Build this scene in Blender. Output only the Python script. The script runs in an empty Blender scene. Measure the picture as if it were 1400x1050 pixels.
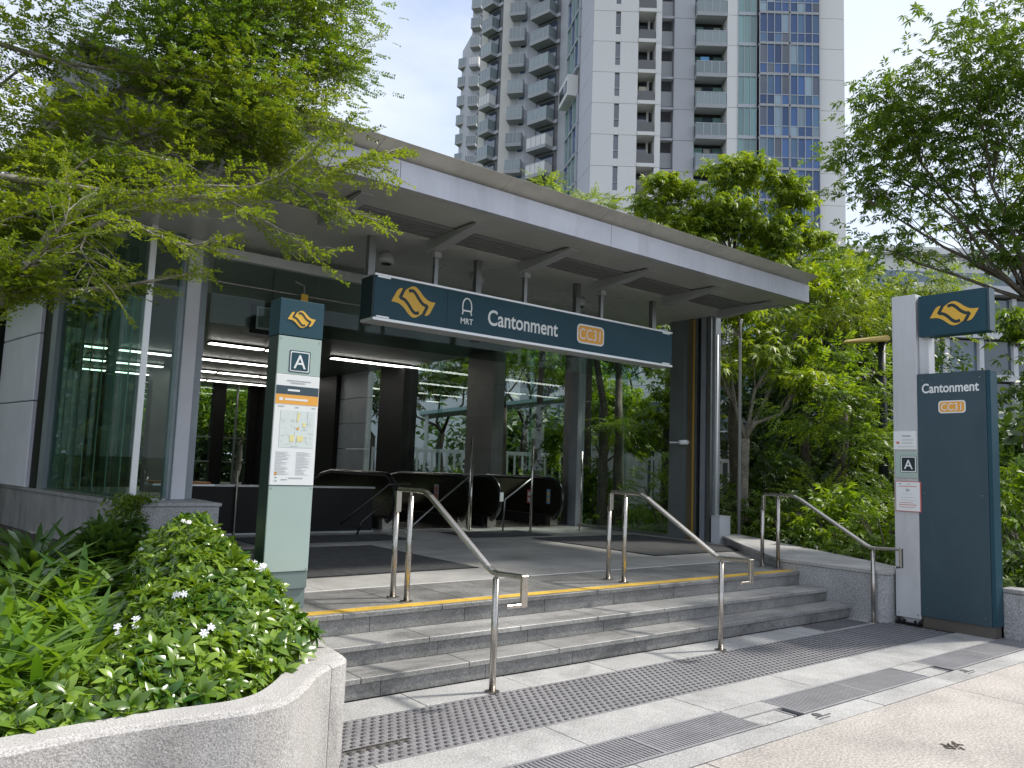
import bpy, bmesh, math, random
import numpy as np
from mathutils import Vector, Matrix

R = math.radians
rnd = random.Random(7)
rng = np.random.default_rng(11)
SC = bpy.context.scene
COL = SC.collection

# ------------------------------------------------------------------ camera, sky, sun, exposure
YAW, PITCH, ROLL, FPX = 0.6665966780063449, 0.10498635178275163, 0.03617420863750658, 1082.16
cy, sy, cp, sp = math.cos(YAW), math.sin(YAW), math.cos(PITCH), math.sin(PITCH)
F_ = Vector((sy * cp, cy * cp, sp)); R_ = Vector((cy, -sy, 0)); U_ = R_.cross(F_)
R2 = R_ * math.cos(ROLL) + U_ * math.sin(ROLL); U2 = -R_ * math.sin(ROLL) + U_ * math.cos(ROLL)
cam_d = bpy.data.cameras.new('camera'); cam = bpy.data.objects.new('camera', cam_d); COL.objects.link(cam)
cam.matrix_world = Matrix(((R2.x, U2.x, -F_.x, 0), (R2.y, U2.y, -F_.y, 0), (R2.z, U2.z, -F_.z, 1.6), (0, 0, 0, 1)))
cam_d.sensor_fit = 'HORIZONTAL'; cam_d.sensor_width = 36.0; cam_d.lens = 36.0 * FPX / 1400.0
cam_d.clip_start = 0.05; cam_d.clip_end = 2000
SC.camera = cam

SUN_EL, SUN_DIR = R(50), Vector((0.95, -0.31, 0)).normalized()
SUN_STRENGTH, SKY_STRENGTH, EXPOSURE = 3.0, 0.13, 0.74
world = bpy.data.worlds.new('World'); SC.world = world; world.use_nodes = True
nt = world.node_tree; nt.nodes.clear()
wo = nt.nodes.new('ShaderNodeOutputWorld'); bg = nt.nodes.new('ShaderNodeBackground')
sky = nt.nodes.new('ShaderNodeTexSky'); sky.sky_type = 'NISHITA'; sky.sun_disc = False
sky.sun_elevation = SUN_EL; sky.sun_rotation = math.atan2(SUN_DIR.x, SUN_DIR.y)
sky.air_density = 1.0; sky.dust_density = 2.0; sky.ozone_density = 1.0
tc = nt.nodes.new('ShaderNodeTexCoord'); mp = nt.nodes.new('ShaderNodeMapping'); mp.inputs['Scale'].default_value = (1, 1, 2.2)
cn = nt.nodes.new('ShaderNodeTexNoise'); cn.inputs['Scale'].default_value = 2.3; cn.inputs['Detail'].default_value = 7; cn.inputs['Roughness'].default_value = 0.55
cr = nt.nodes.new('ShaderNodeMapRange'); cr.inputs['From Min'].default_value = 0.30; cr.inputs['From Max'].default_value = 0.62
cr.inputs['To Min'].default_value = 0.30; cr.inputs['To Max'].default_value = 1.0
mx = nt.nodes.new('ShaderNodeMix'); mx.data_type = 'RGBA'
mx.inputs[7].default_value = (4.6, 4.95, 5.7, 1)      # cloud white, in the sky's own units
L = nt.links.new
L(tc.outputs['Generated'], mp.inputs['Vector']); L(mp.outputs['Vector'], cn.inputs['Vector']); L(cn.outputs['Fac'], cr.inputs['Value'])
L(cr.outputs['Result'], mx.inputs[0]); L(sky.outputs['Color'], mx.inputs[6]); L(mx.outputs[2], bg.inputs['Color'])
bg.inputs['Strength'].default_value = SKY_STRENGTH; L(bg.outputs[0], wo.inputs['Surface'])
sd = bpy.data.lights.new('sun', 'SUN'); sun = bpy.data.objects.new('sun', sd); COL.objects.link(sun)
sd.energy = SUN_STRENGTH; sd.angle = R(4); sd.color = (1.0, 0.95, 0.87)
tosun = Vector((SUN_DIR.x * math.cos(SUN_EL), SUN_DIR.y * math.cos(SUN_EL), math.sin(SUN_EL)))
sun.rotation_euler = tosun.to_track_quat('Z', 'Y').to_euler(); sun.location = (20, -10, 30)
vs = SC.view_settings; vs.view_transform = 'Standard'; vs.look = 'None'; vs.exposure = EXPOSURE; vs.gamma = 1.0; vs.use_curve_mapping = False
SC.cycles.max_bounces = 8; SC.cycles.transparent_max_bounces = 24; SC.cycles.diffuse_bounces = 4; SC.cycles.glossy_bounces = 4
SC.cycles.use_denoising = True

# ------------------------------------------------------------------ materials
M = {}
def mat(name, col, rough=0.5, metal=0.0, speck=None, stain=None, bump=None, objvar=0.0, island=0.0, coat=0.0, spec=None, stretch=None, grime=None):
    m = bpy.data.materials.new(name); m.use_nodes = True; n = m.node_tree.nodes; l = m.node_tree.links.new
    b = n['Principled BSDF']; b.inputs['Roughness'].default_value = rough; b.inputs['Metallic'].default_value = metal
    if coat: b.inputs['Coat Weight'].default_value = coat
    if spec is not None: b.inputs['Specular IOR Level'].default_value = spec
    geo = n.new('ShaderNodeNewGeometry')
    rgb = n.new('ShaderNodeRGB'); rgb.outputs[0].default_value = (*col, 1); out = rgb.outputs[0]
    def vec(sc):
        v = n.new('ShaderNodeMapping'); v.inputs['Scale'].default_value = stretch or (1, 1, 1); l(geo.outputs['Position'], v.inputs['Vector']); return v.outputs[0]
    def mul(out, facsock, lo, hi, a=0.0, bb=1.0):
        r = n.new('ShaderNodeMapRange'); r.inputs['From Min'].default_value = a; r.inputs['From Max'].default_value = bb
        r.inputs['To Min'].default_value = lo; r.inputs['To Max'].default_value = hi; l(facsock, r.inputs['Value'])
        x = n.new('ShaderNodeVectorMath'); x.operation = 'SCALE'; l(out, x.inputs[0]); l(r.outputs[0], x.inputs['Scale']); return x.outputs[0]
    if speck:                       # (scale, low, high)
        t = n.new('ShaderNodeTexNoise'); t.inputs['Scale'].default_value = speck[0]; t.inputs['Detail'].default_value = 2; t.inputs['Roughness'].default_value = 0.75
        l(vec(1), t.inputs['Vector']); out = mul(out, t.outputs['Fac'], speck[1], speck[2], 0.33, 0.67)
    if stain:
        t = n.new('ShaderNodeTexNoise'); t.inputs['Scale'].default_value = stain[0]; t.inputs['Detail'].default_value = 6; t.inputs['Roughness'].default_value = 0.65
        l(vec(1), t.inputs['Vector']); out = mul(out, t.outputs['Fac'], stain[1], stain[2], 0.3, 0.7)
        rr = n.new('ShaderNodeMapRange'); rr.inputs['To Min'].default_value = min(1, rough * 1.25); rr.inputs['To Max'].default_value = rough * 0.8
        l(t.outputs['Fac'], rr.inputs['Value']); l(rr.outputs[0], b.inputs['Roughness'])
    if grime:                       # (scale, darkest, softness): irregular dirt patches
        t = n.new('ShaderNodeTexNoise'); t.inputs['Scale'].default_value = grime[0]; t.inputs['Detail'].default_value = 9; t.inputs['Roughness'].default_value = 0.72; t.inputs['Distortion'].default_value = 0.6
        g2 = n.new('ShaderNodeMapping'); g2.inputs['Location'].default_value = (3.1, 7.7, 1.3); g2.inputs['Scale'].default_value = grime[2]; l(geo.outputs['Position'], g2.inputs['Vector']); l(g2.outputs[0], t.inputs['Vector'])
        out = mul(out, t.outputs['Fac'], grime[1], 1.0, 0.36, 0.52)
    if objvar:
        o = n.new('ShaderNodeObjectInfo'); out = mul(out, o.outputs['Random'], 1 - objvar, 1 + objvar)
    if island:
        out = mul(out, geo.outputs['Random Per Island'], 1 - island, 1 + island)
    l(out, b.inputs['Base Color'])
    if bump:
        t = n.new('ShaderNodeTexNoise'); t.inputs['Scale'].default_value = bump[0]; t.inputs['Detail'].default_value = 3; l(vec(1), t.inputs['Vector'])
        k = n.new('ShaderNodeBump'); k.inputs['Strength'].default_value = bump[1]; k.inputs['Distance'].default_value = 0.01
        l(t.outputs['Fac'], k.inputs['Height']); l(k.outputs[0], b.inputs['Normal'])
    M[name] = m; return m

def leafmat(name, c0, c1, rough=0.4, trans=0.35, spec=0.5):
    m = bpy.data.materials.new(name); m.use_nodes = True; n = m.node_tree.nodes; l = m.node_tree.links.new
    b = n['Principled BSDF']; b.inputs['Roughness'].default_value = rough; b.inputs['Specular IOR Level'].default_value = spec
    geo = n.new('ShaderNodeNewGeometry'); mixc = n.new('ShaderNodeMix'); mixc.data_type = 'RGBA'
    mixc.inputs[6].default_value = (*c0, 1); mixc.inputs[7].default_value = (*c1, 1)
    t = n.new('ShaderNodeTexNoise'); t.inputs['Scale'].default_value = 1.6; t.inputs['Detail'].default_value = 2; l(geo.outputs['Position'], t.inputs['Vector'])
    a = n.new('ShaderNodeMath'); a.operation = 'MULTIPLY_ADD'; l(geo.outputs['Random Per Island'], a.inputs[0]); a.inputs[1].default_value = 0.8
    s = n.new('ShaderNodeMath'); s.operation = 'MULTIPLY_ADD'; s.inputs[1].default_value = 1.6; s.inputs[2].default_value = -0.7; l(t.outputs['Fac'], s.inputs[0])
    l(s.outputs[0], a.inputs[2]); a.use_clamp = True; l(a.outputs[0], mixc.inputs[0]); l(mixc.outputs[2], b.inputs['Base Color'])
    tr = n.new('ShaderNodeBsdfTranslucent')
    g = n.new('ShaderNodeVectorMath'); g.operation = 'MULTIPLY'; g.inputs[1].default_value = (1.9, 1.75, 0.55); l(mixc.outputs[2], g.inputs[0]); l(g.outputs[0], tr.inputs['Color'])
    ms = n.new('ShaderNodeMixShader'); ms.inputs[0].default_value = trans
    l(b.outputs[0], ms.inputs[1]); l(tr.outputs[0], ms.inputs[2]); l(ms.outputs[0], n['Material Output'].inputs['Surface'])
    M[name] = m; return m

def glassmat(name, tint, refl=1.0, base=0.04):
    m = bpy.data.materials.new(name); m.use_nodes = True; n = m.node_tree.nodes; l = m.node_tree.links.new
    n.remove(n['Principled BSDF'])
    tp = n.new('ShaderNodeBsdfTransparent'); tp.inputs['Color'].default_value = (*tint, 1)
    gl = n.new('ShaderNodeBsdfGlossy'); gl.inputs['Roughness'].default_value = 0.015; gl.inputs['Color'].default_value = (0.9, 0.97, 0.95, 1)
    fr = n.new('ShaderNodeLayerWeight'); fr.inputs['Blend'].default_value = 0.5
    pw = n.new('ShaderNodeMath'); pw.operation = 'POWER'; pw.inputs[1].default_value = 4.5; l(fr.outputs['Facing'], pw.inputs[0])
    k = n.new('ShaderNodeMath'); k.operation = 'MULTIPLY_ADD'; k.inputs[1].default_value = refl; k.inputs[2].default_value = base; k.use_clamp = True; l(pw.outputs[0], k.inputs[0])
    ms = n.new('ShaderNodeMixShader'); l(k.outputs[0], ms.inputs[0]); l(tp.outputs[0], ms.inputs[1]); l(gl.outputs[0], ms.inputs[2]); l(ms.outputs[0], n['Material Output'].inputs['Surface'])
    M[name] = m; return m

def emis(name, col, s):
    m = bpy.data.materials.new(name); m.use_nodes = True; b = m.node_tree.nodes['Principled BSDF']
    b.inputs['Base Color'].default_value = (*col, 1); b.inputs['Emission Color'].default_value = (*col, 1); b.inputs['Emission Strength'].default_value = s
    M[name] = m

mat('granite_light', (0.37, 0.367, 0.355), 0.75, speck=(85, 0.62, 1.36), stain=(1.7, 0.8, 1.15), bump=(160, 0.25), objvar=0.06, grime=(1.6, 0.72, (1, 1, 1)))
mat('granite_planter', (0.42, 0.405, 0.385), 0.8, speck=(120, 0.6, 1.35), stain=(2.2, 0.82, 1.12), bump=(120, 0.35), grime=(1.4, 0.74, (1.5, 1.5, .5)))
mat('granite_dark_shaded', (0.195, 0.193, 0.184), 0.55, speck=(80, 0.65, 1.4), stain=(2.0, 0.75, 1.25), bump=(140, 0.15), objvar=0.13, grime=(1.9, 0.62, (1, 1, 2)))  # dark granite, lowered further to put tree shade into the risers
mat('granite_tread_shaded', (0.285, 0.281, 0.268), 0.5, speck=(85, 0.7, 1.32), stain=(1.3, 0.7, 1.25), bump=(140, 0.12), objvar=0.12, grime=(1.5, 0.58, (.7, 2, 1)))  # tread tone lowered so tree shade over the steps sits in the colour
mat('granite_floor', (0.37, 0.362, 0.345), 0.38, speck=(130, 0.8, 1.2), stain=(1.1, 0.7, 1.3), objvar=0.08, grime=(.8, 0.70, (1, 1.6, 1)))
mat('granite_wall', (0.36, 0.365, 0.37), 0.6, speck=(70, 0.55, 1.45), stain=(2.4, 0.85, 1.1), bump=(80, 0.3), objvar=0.05, grime=(1.3, .75, (1.5, 1.5, .6)))
mat('pebble_wash', (0.40, 0.368, 0.335), 0.85, speck=(60, 0.6, 1.38), stain=(0.9, 0.78, 1.15), bump=(120, 0.5), objvar=0.03, grime=(.55, 0.78, (1, 1, 1)))
mat('joint', (0.09, 0.088, 0.082), 0.9, speck=(60, 0.7, 1.2))
mat('concrete', (0.27, 0.27, 0.265), 0.8, stain=(1.2, 0.75, 1.15), bump=(30, 0.15), grime=(1.2, 0.6, (1.5, 1.5, .4)))
mat('soil', (0.035, 0.026, 0.018), 1.0, speck=(40, 0.5, 1.5), bump=(30, 0.8))
mat('turf', (0.05, 0.075, 0.03), 1.0, speck=(20, 0.6, 1.4))
mat('asphalt', (0.07, 0.07, 0.07), 0.9, speck=(80, 0.7, 1.3), stain=(0.3, 0.8, 1.2))
mat('steel', (0.50, 0.47, 0.43), 0.26, 1.0, speck=(60, 0.9, 1.08), stain=(6, 0.85, 1.1))
mat('steel_dull', (0.33, 0.34, 0.34), 0.42, 1.0, stain=(3, 0.8, 1.1))
mat('grate_metal', (0.30, 0.295, 0.305), 0.5, 0.3, stain=(3, 0.8, 1.2))
mat('grate_dark', (0.095, 0.092, 0.098), 0.6, 0.3)
mat('stud_mat', (0.27, 0.265, 0.27), 0.55, 0.3, speck=(60, 0.75, 1.2), stain=(1.5, 0.75, 1.2))
mat('yellow_strip', (0.74, 0.47, 0.06), 0.6, speck=(70, 0.8, 1.1), stain=(2.2, 0.55, 1.15))
mat('white_strip', (0.62, 0.61, 0.58), 0.7, speck=(70, 0.85, 1.1))
mat('rubber_mat', (0.045, 0.046, 0.047), 0.75, speck=(200, 0.6, 1.5), stain=(4, 0.7, 1.5), stretch=(4, 1, 1))
mat('alu_fascia', (0.52, 0.525, 0.57), 0.42, 0.35, stain=(0.8, 0.9, 1.06), grime=(1.1, 0.86, (2, 1, .4)))
mat('alu_flange', (0.60, 0.58, 0.54), 0.5, 0.2, stain=(0.9, 0.85, 1.08), grime=(1.0, 0.82, (1.5, 1, 1)))
mat('soffit', (0.46, 0.46, 0.445), 0.42, 0.2, stain=(0.7, 0.88, 1.08), grime=(.7, 0.84, (1, 1, 1)))
mat('soffit_inner', (0.52, 0.52, 0.51), 0.28, 0.0, stain=(0.5, 0.85, 1.1))
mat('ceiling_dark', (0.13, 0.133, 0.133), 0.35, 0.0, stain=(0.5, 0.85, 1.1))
mat('bracket', (0.38, 0.385, 0.40), 0.5, 0.3)
mat('louvre', (0.24, 0.24, 0.25), 0.5, 0.3)
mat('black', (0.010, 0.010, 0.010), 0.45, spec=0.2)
mat('rubber_black', (0.012, 0.012, 0.013), 0.22, coat=0.3)
mat('steel_panel_dark', (0.15, 0.135, 0.105), 0.12, 0.9, stain=(1.5, 0.6, 1.3))
mat('paint_lilac', (0.68, 0.68, 0.74), 0.45, stain=(1.3, 0.88, 1.05))
mat('paint_bluegrey', (0.26, 0.29, 0.32), 0.4, 0.2, stain=(2, 0.85, 1.1))
mat('panel_green', (0.17, 0.195, 0.19), 0.3, 0.3, stain=(1.2, 0.85, 1.15))
mat('brass', (0.26, 0.21, 0.13), 0.35, 0.7, stain=(2, 0.8, 1.1))
mat('guide_reflection', (0.50, 0.30, 0.05), 0.5)  # yellow-brown reflection on the shutter guide, put into the strip's colour
mat('wall_panel_dark', (0.19, 0.19, 0.183), 0.4, 0.1, stain=(1.2, 0.85, 1.1))
mat('sign_teal', (0.017, 0.062, 0.088), 0.5, coat=0.0, spec=.3, stain=(1.5, 0.93, 1.05))
mat('sign_slab', (0.035, 0.070, 0.092), 0.45, coat=0.1, stain=(0.8, 0.88, 1.07), grime=(.9, 0.86, (2, 2, .5)))
mat('sign_teal_dark', (0.018, 0.036, 0.036), 0.4, stain=(1.5, 0.9, 1.05))
mat('sign_navy', (0.012, 0.028, 0.034), 0.5)
mat('sign_mint', (0.38, 0.48, 0.44), 0.35, coat=0.3, stain=(0.8, 0.95, 1.04))
mat('sign_mint_dark', (0.17, 0.23, 0.22), 0.45)
mat('sign_white', (0.78, 0.80, 0.80), 0.5)
mat('sign_trim', (0.80, 0.81, 0.82), 0.3, 0.3)
mat('sign_yellow', (0.72, 0.43, 0.05), 0.5)
mat('sign_orange', (0.80, 0.38, 0.06), 0.5)
mat('sign_grey_print', (0.42, 0.44, 0.44), 0.6)
mat('sign_red_print', (0.60, 0.16, 0.13), 0.6)
mat('sign_blue_print', (0.10, 0.28, 0.50), 0.6)
mat('map_ground', (0.66, 0.72, 0.70), 0.5)
mat('map_yellow', (0.78, 0.70, 0.32), 0.5)
mat('fin_edge', (0.42, 0.52, 0.50), 0.4)
mat('silver', (0.62, 0.63, 0.65), 0.5, 0.3, stain=(1.0, 0.9, 1.05), grime=(.9, .88, (2, 2, .4)))
mat('plinth', (0.15, 0.135, 0.12), 0.45, 0.5, stain=(2, 0.8, 1.15))
mat('cabinet', (0.60, 0.62, 0.66), 0.5, 0.1)
mat('pipe', (0.36, 0.37, 0.37), 0.5, 0.2)
mat('lamp_black', (0.012, 0.014, 0.016), 0.5)
mat('lamp_yellow', (0.60, 0.45, 0.16), 0.5)
mat('bench_wood', (0.42, 0.17, 0.04), 0.5, stain=(5, 0.8, 1.2))
mat('bark', (0.10, 0.082, 0.062), 0.9, speck=(25, 0.6, 1.4), stain=(3, 0.6, 1.5), bump=(25, 0.6))
mat('bark_pale', (0.22, 0.20, 0.16), 0.9, speck=(30, 0.6, 1.3), stain=(4, 0.55, 1.35), bump=(30, 0.6))
mat('tower_white', (0.70, 0.685, 0.67), 0.8, stain=(0.05, 0.93, 1.05), objvar=0.02)
mat('tower_grey', (0.44, 0.445, 0.475), 0.8, stain=(0.05, 0.92, 1.05), objvar=0.02)
mat('tower_lilac', (0.50, 0.505, 0.55), 0.8, stain=(0.05, 0.93, 1.05), objvar=0.02)
mat('tower_dark', (0.15, 0.15, 0.16), 0.7)
mat('tower_beige', (0.60, 0.58, 0.54), 0.8, stain=(0.05, 0.93, 1.05))
mat('slab_grey', (0.36, 0.365, 0.38), 0.8)
mat('pane_blue', (0.045, 0.10, 0.24), 0.12, 0.0, objvar=0.45, coat=0.3, spec=0.5)
mat('pane_mid', (0.09, 0.17, 0.28), 0.12, 0.0, objvar=0.3, coat=0.3)
mat('pane_pale', (0.24, 0.32, 0.38), 0.15, 0.0, objvar=0.3, coat=0.3)
mat('pane_teal', (0.15, 0.27, 0.26), 0.10, 0.0, objvar=0.35, coat=0.3, spec=1.0)
mat('pane_dark', (0.035, 0.05, 0.075), 0.08, 0.0, objvar=0.5, coat=1.0, spec=1.0)
mat('frame_white', (0.42, 0.44, 0.48), 0.6)
mat('rail_glass', (0.19, 0.235, 0.24), 0.12, coat=1.0, objvar=0.25)
mat('rail_dark', (0.13, 0.13, 0.13), 0.5)
mat('rail_cream', (0.42, 0.39, 0.29), 0.6, objvar=0.25)
mat('curtain', (0.45, 0.44, 0.40), 0.9)
mat('bldg_white', (0.62, 0.63, 0.64), 0.7, stain=(0.4, 0.9, 1.05))
mat('bldg_glass', (0.08, 0.12, 0.15), 0.1, coat=1.0, objvar=0.4)
mat('awning', (0.32, 0.46, 0.48), 0.5)
mat('bldg_dark', (0.06, 0.07, 0.07), 0.6)
mat('petal', (0.85, 0.85, 0.86), 0.6)
mat('red_paint', (0.55, 0.08, 0.05), 0.5)
emis('tube_light', (1.0, 0.97, 0.90), 4.5)
glassmat('glass_clear', (0.86, 0.92, 0.90), 0.7, 0.03)
glassmat('glass_side', (0.72, 0.80, 0.77), 0.22, 0.018)
glassmat('glass_edge', (0.78, 0.86, 0.83), 0.5, 0.05)
leafmat('leaf_near', (0.055, 0.105, 0.010), (0.20, 0.26, 0.022), 0.45, 0.45)
leafmat('leaf_near_dark', (0.060, 0.13, 0.014), (0.17, 0.26, 0.022), 0.45, 0.35)
leafmat('leaf_yellow', (0.060, 0.125, 0.012), (0.25, 0.33, 0.030), 0.5, 0.42)
leafmat('leaf_mid', (0.032, 0.080, 0.012), (0.15, 0.23, 0.026), 0.5, 0.38)
leafmat('leaf_shade', (0.045, 0.105, 0.014), (0.15, 0.23, 0.025), 0.5, 0.33)
leafmat('leaf_dark', (0.025, 0.060, 0.015), (0.065, 0.12, 0.025), 0.5, 0.25)
leafmat('leaf_fresh', (0.050, 0.12, 0.012), (0.22, 0.33, 0.030), 0.45, 0.42)
leafmat('leaf_glossy', (0.030, 0.095, 0.010), (0.21, 0.32, 0.030), 0.26, 0.22, 0.6)
leafmat('leaf_strap', (0.065, 0.155, 0.018), (0.20, 0.33, 0.045), 0.33, 0.35)
leafmat('leaf_strap_dark', (0.035, 0.09, 0.022), (0.10, 0.18, 0.03), 0.33, 0.28)

# ------------------------------------------------------------------ mesh helpers
class MB:
    def __init__(s): s.v = []; s.f = []
    def box(s, x0, x1, y0, y1, z0, z1, Mx=None):
        if x0 > x1: x0, x1 = x1, x0
        if y0 > y1: y0, y1 = y1, y0
        if z0 > z1: z0, z1 = z1, z0
        b = len(s.v)
        vs_ = [(x0, y0, z0), (x1, y0, z0), (x1, y1, z0), (x0, y1, z0), (x0, y0, z1), (x1, y0, z1), (x1, y1, z1), (x0, y1, z1)]
        if Mx is not None: vs_ = [tuple(Mx @ Vector(q)) for q in vs_]
        s.v += vs_
        s.f += [(b, b + 3, b + 2, b + 1), (b + 4, b + 5, b + 6, b + 7), (b, b + 1, b + 5, b + 4), (b + 1, b + 2, b + 6, b + 5), (b + 2, b + 3, b + 7, b + 6), (b + 3, b, b + 4, b + 7)]
        return s
    def prism(s, poly, z0, z1, Mx=None):      # poly counter-clockwise in xy
        n = len(poly); b = len(s.v)
        vs_ = [(x, y, z0) for x, y in poly] + [(x, y, z1) for x, y in poly]
        if Mx is not None: vs_ = [tuple(Mx @ Vector(q)) for q in vs_]
        s.v += vs_
        s.f.append(tuple(b + n + i for i in range(n))); s.f.append(tuple(b + i for i in reversed(range(n))))
        for i in range(n): j = (i + 1) % n; s.f.append((b + i, b + j, b + n + j, b + n + i))
        return s
    def tube(s, pts, r, n=10, cap=True):
        pts = [Vector(p) for p in pts]; rs = r if isinstance(r, (list, tuple)) else [r] * len(pts)
        b0 = len(s.v); up = Vector((0, 0, 1)); prev = None
        for i, p in enumerate(pts):
            d = (pts[min(i + 1, len(pts) - 1)] - pts[max(i - 1, 0)]).normalized()
            if prev is None:
                a = d.cross(up)
                if a.length < 1e-3: a = d.cross(Vector((1, 0, 0)))
            else: a = prev - d * prev.dot(d)
            if a.length < 1e-6: a = d.orthogonal()
            a.normalize(); prev = a; c = d.cross(a)
            for k in range(n):
                t = 2 * math.pi * k / n; s.v.append(tuple(p + a * (math.cos(t) * rs[i]) + c * (math.sin(t) * rs[i])))
        for i in range(len(pts) - 1):
            for k in range(n):
                k2 = (k + 1) % n; a0 = b0 + i * n; s.f.append((a0 + k, a0 + k2, a0 + n + k2, a0 + n + k))
        if cap:
            s.f.append(tuple(b0 + k for k in reversed(range(n)))); s.f.append(tuple(b0 + (len(pts) - 1) * n + k for k in range(n)))
        return s
    def build(s, name, m, parent=None, bev=0, smooth=False, world_at=None):
        off = world_at if world_at is not None else (parent_loc(parent) if parent is not None else Vector((0, 0, 0)))
        me = bpy.data.meshes.new(name); me.from_pydata([(x - off[0], y - off[1], z - off[2]) for x, y, z in s.v], [], s.f)
        if bev or True:
            bm = bmesh.new(); bm.from_mesh(me)
            bmesh.ops.recalc_face_normals(bm, faces=bm.faces)
            if bev: bmesh.ops.bevel(bm, geom=[e for e in bm.edges if len(e.link_faces) == 2 and e.calc_face_angle(0) > 0.5], offset=bev, segments=2 if bev > 0.015 else 1, affect='EDGES', clamp_overlap=True)
            bm.to_mesh(me); bm.free()
        me.materials.append(M[m] if isinstance(m, str) else m)
        if smooth: me.polygons.foreach_set('use_smooth', [True] * len(me.polygons))
        o = bpy.data.objects.new(name, me); COL.objects.link(o)
        if world_at is not None: o.location = world_at
        if parent is not None: o.parent = parent
        return o
LOC = {}
def parent_loc(p):
    v = Vector((0, 0, 0))
    while p is not None: v = v + Vector(p.location); p = p.parent
    return v
def thing(name, label, cat, loc=(0, 0, 0), rz=0, group=None):
    o = bpy.data.objects.new(name, None); COL.objects.link(o); o.location = loc; o.rotation_euler = (0, 0, rz); o.empty_display_size = 0.2
    o['label'] = label; o['category'] = cat
    if group: o['group'] = group
    return o
def tag(o, label, cat, group=None, kind=None):
    o['label'] = label; o['category'] = cat
    if group: o['group'] = group
    if kind: o['kind'] = kind
    return o
def struct(o, label=None):
    o['kind'] = 'structure'
    if label: o['label'] = label
    return o
def sempty(name, loc=(0, 0, 0), rz=0):
    o = bpy.data.objects.new(name, None); COL.objects.link(o); o.location = loc; o.rotation_euler = (0, 0, rz); o['kind'] = 'structure'; return o
def copy_child(ch, parent, loc=None):
    c = ch.copy(); COL.objects.link(c); c.parent = parent
    if loc is not None: c.location = loc
    for g in list(ch.children): copy_child(g, c)
    return c
def copy_tree(root, loc, rz=None, label=None):
    kids = list(root.children)
    r = root.copy(); COL.objects.link(r); r.location = loc
    if rz is not None: r.rotation_euler = (0, 0, rz)
    if label: r['label'] = label
    for ch in kids: copy_child(ch, r)
    return r
def B(x0, x1, y0, y1, z0, z1): return MB().box(x0, x1, y0, y1, z0, z1)

# planar panels on a sign face: O origin, X right, Z up, N outwards
def facemat(O, X, N):
    X = Vector(X); N = Vector(N); Z = Vector((0, 0, 1)); return Matrix(((X.x, Z.x, N.x, O[0]), (X.y, Z.y, N.y, O[1]), (X.z, Z.z, N.z, O[2]), (0, 0, 0, 1)))
def rrect(x0, x1, y0, y1, r, n=5):
    p = []
    for cx, cy_, a0 in ((x1 - r, y1 - r, 0), (x0 + r, y1 - r, 90), (x0 + r, y0 + r, 180), (x1 - r, y0 + r, 270)):
        for i in range(n + 1): a = R(a0 + 90 * i / n); p.append((cx + r * math.cos(a), cy_ + r * math.sin(a)))
    return p
def text_mesh(name, body, size, xs, bold, fm, x, y, m, parent, align='LEFT', depth=0.002, lift=0.003, space=1.0):
    cu = bpy.data.curves.new(name, 'FONT'); cu.body = body; cu.size = size; cu.offset = bold; cu.extrude = depth / 2; cu.align_x = align; cu.resolution_u = 5; cu.space_character = space
    t = bpy.data.objects.new('tmp', cu); COL.objects.link(t); bpy.context.view_layer.update()
    me = bpy.data.meshes.new_from_object(t.evaluated_get(bpy.context.evaluated_depsgraph_get()))
    bpy.data.objects.remove(t); me.name = name
    T = fm @ Matrix.Translation((x, y, lift)) @ Matrix.Diagonal((xs, 1, 1, 1)); me.transform(Matrix.Translation(-parent_loc(parent)) @ T)
    me.materials.clear(); me.materials.append(M[m]); o = bpy.data.objects.new(name, me); COL.objects.link(o); o.parent = parent; return o
def plate(name, poly, fm, z0, z1, m, parent): return MB().prism(poly, z0, z1, fm).build(name, m, parent)
def ribbon(pts, w):
    L_, R__ = [], []
    for i, p in enumerate(pts):
        a = pts[max(0, i - 1)]; b = pts[min(len(pts) - 1, i + 1)]; dx, dy = b[0] - a[0], b[1] - a[1]; d = math.hypot(dx, dy) or 1
        L_.append((p[0] - dy / d * w / 2, p[1] + dx / d * w / 2)); R__.append((p[0] + dy / d * w / 2, p[1] - dx / d * w / 2))
    return L_, R__
def smooth_line(pts, k=4):
    out = []
    for i in range(len(pts) - 1):
        p0 = pts[max(i - 1, 0)]; p1 = pts[i]; p2 = pts[i + 1]; p3 = pts[min(i + 2, len(pts) - 1)]
        for j in range(k):
            t = j / k; out.append(tuple(0.5 * ((2 * p1[a]) + (-p0[a] + p2[a]) * t + (2 * p0[a] - 5 * p1[a] + 4 * p2[a] - p3[a]) * t * t + (-p0[a] + 3 * p1[a] - 3 * p2[a] + p3[a]) * t ** 3) for a in range(2)))
    out.append(pts[-1]); return out
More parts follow.
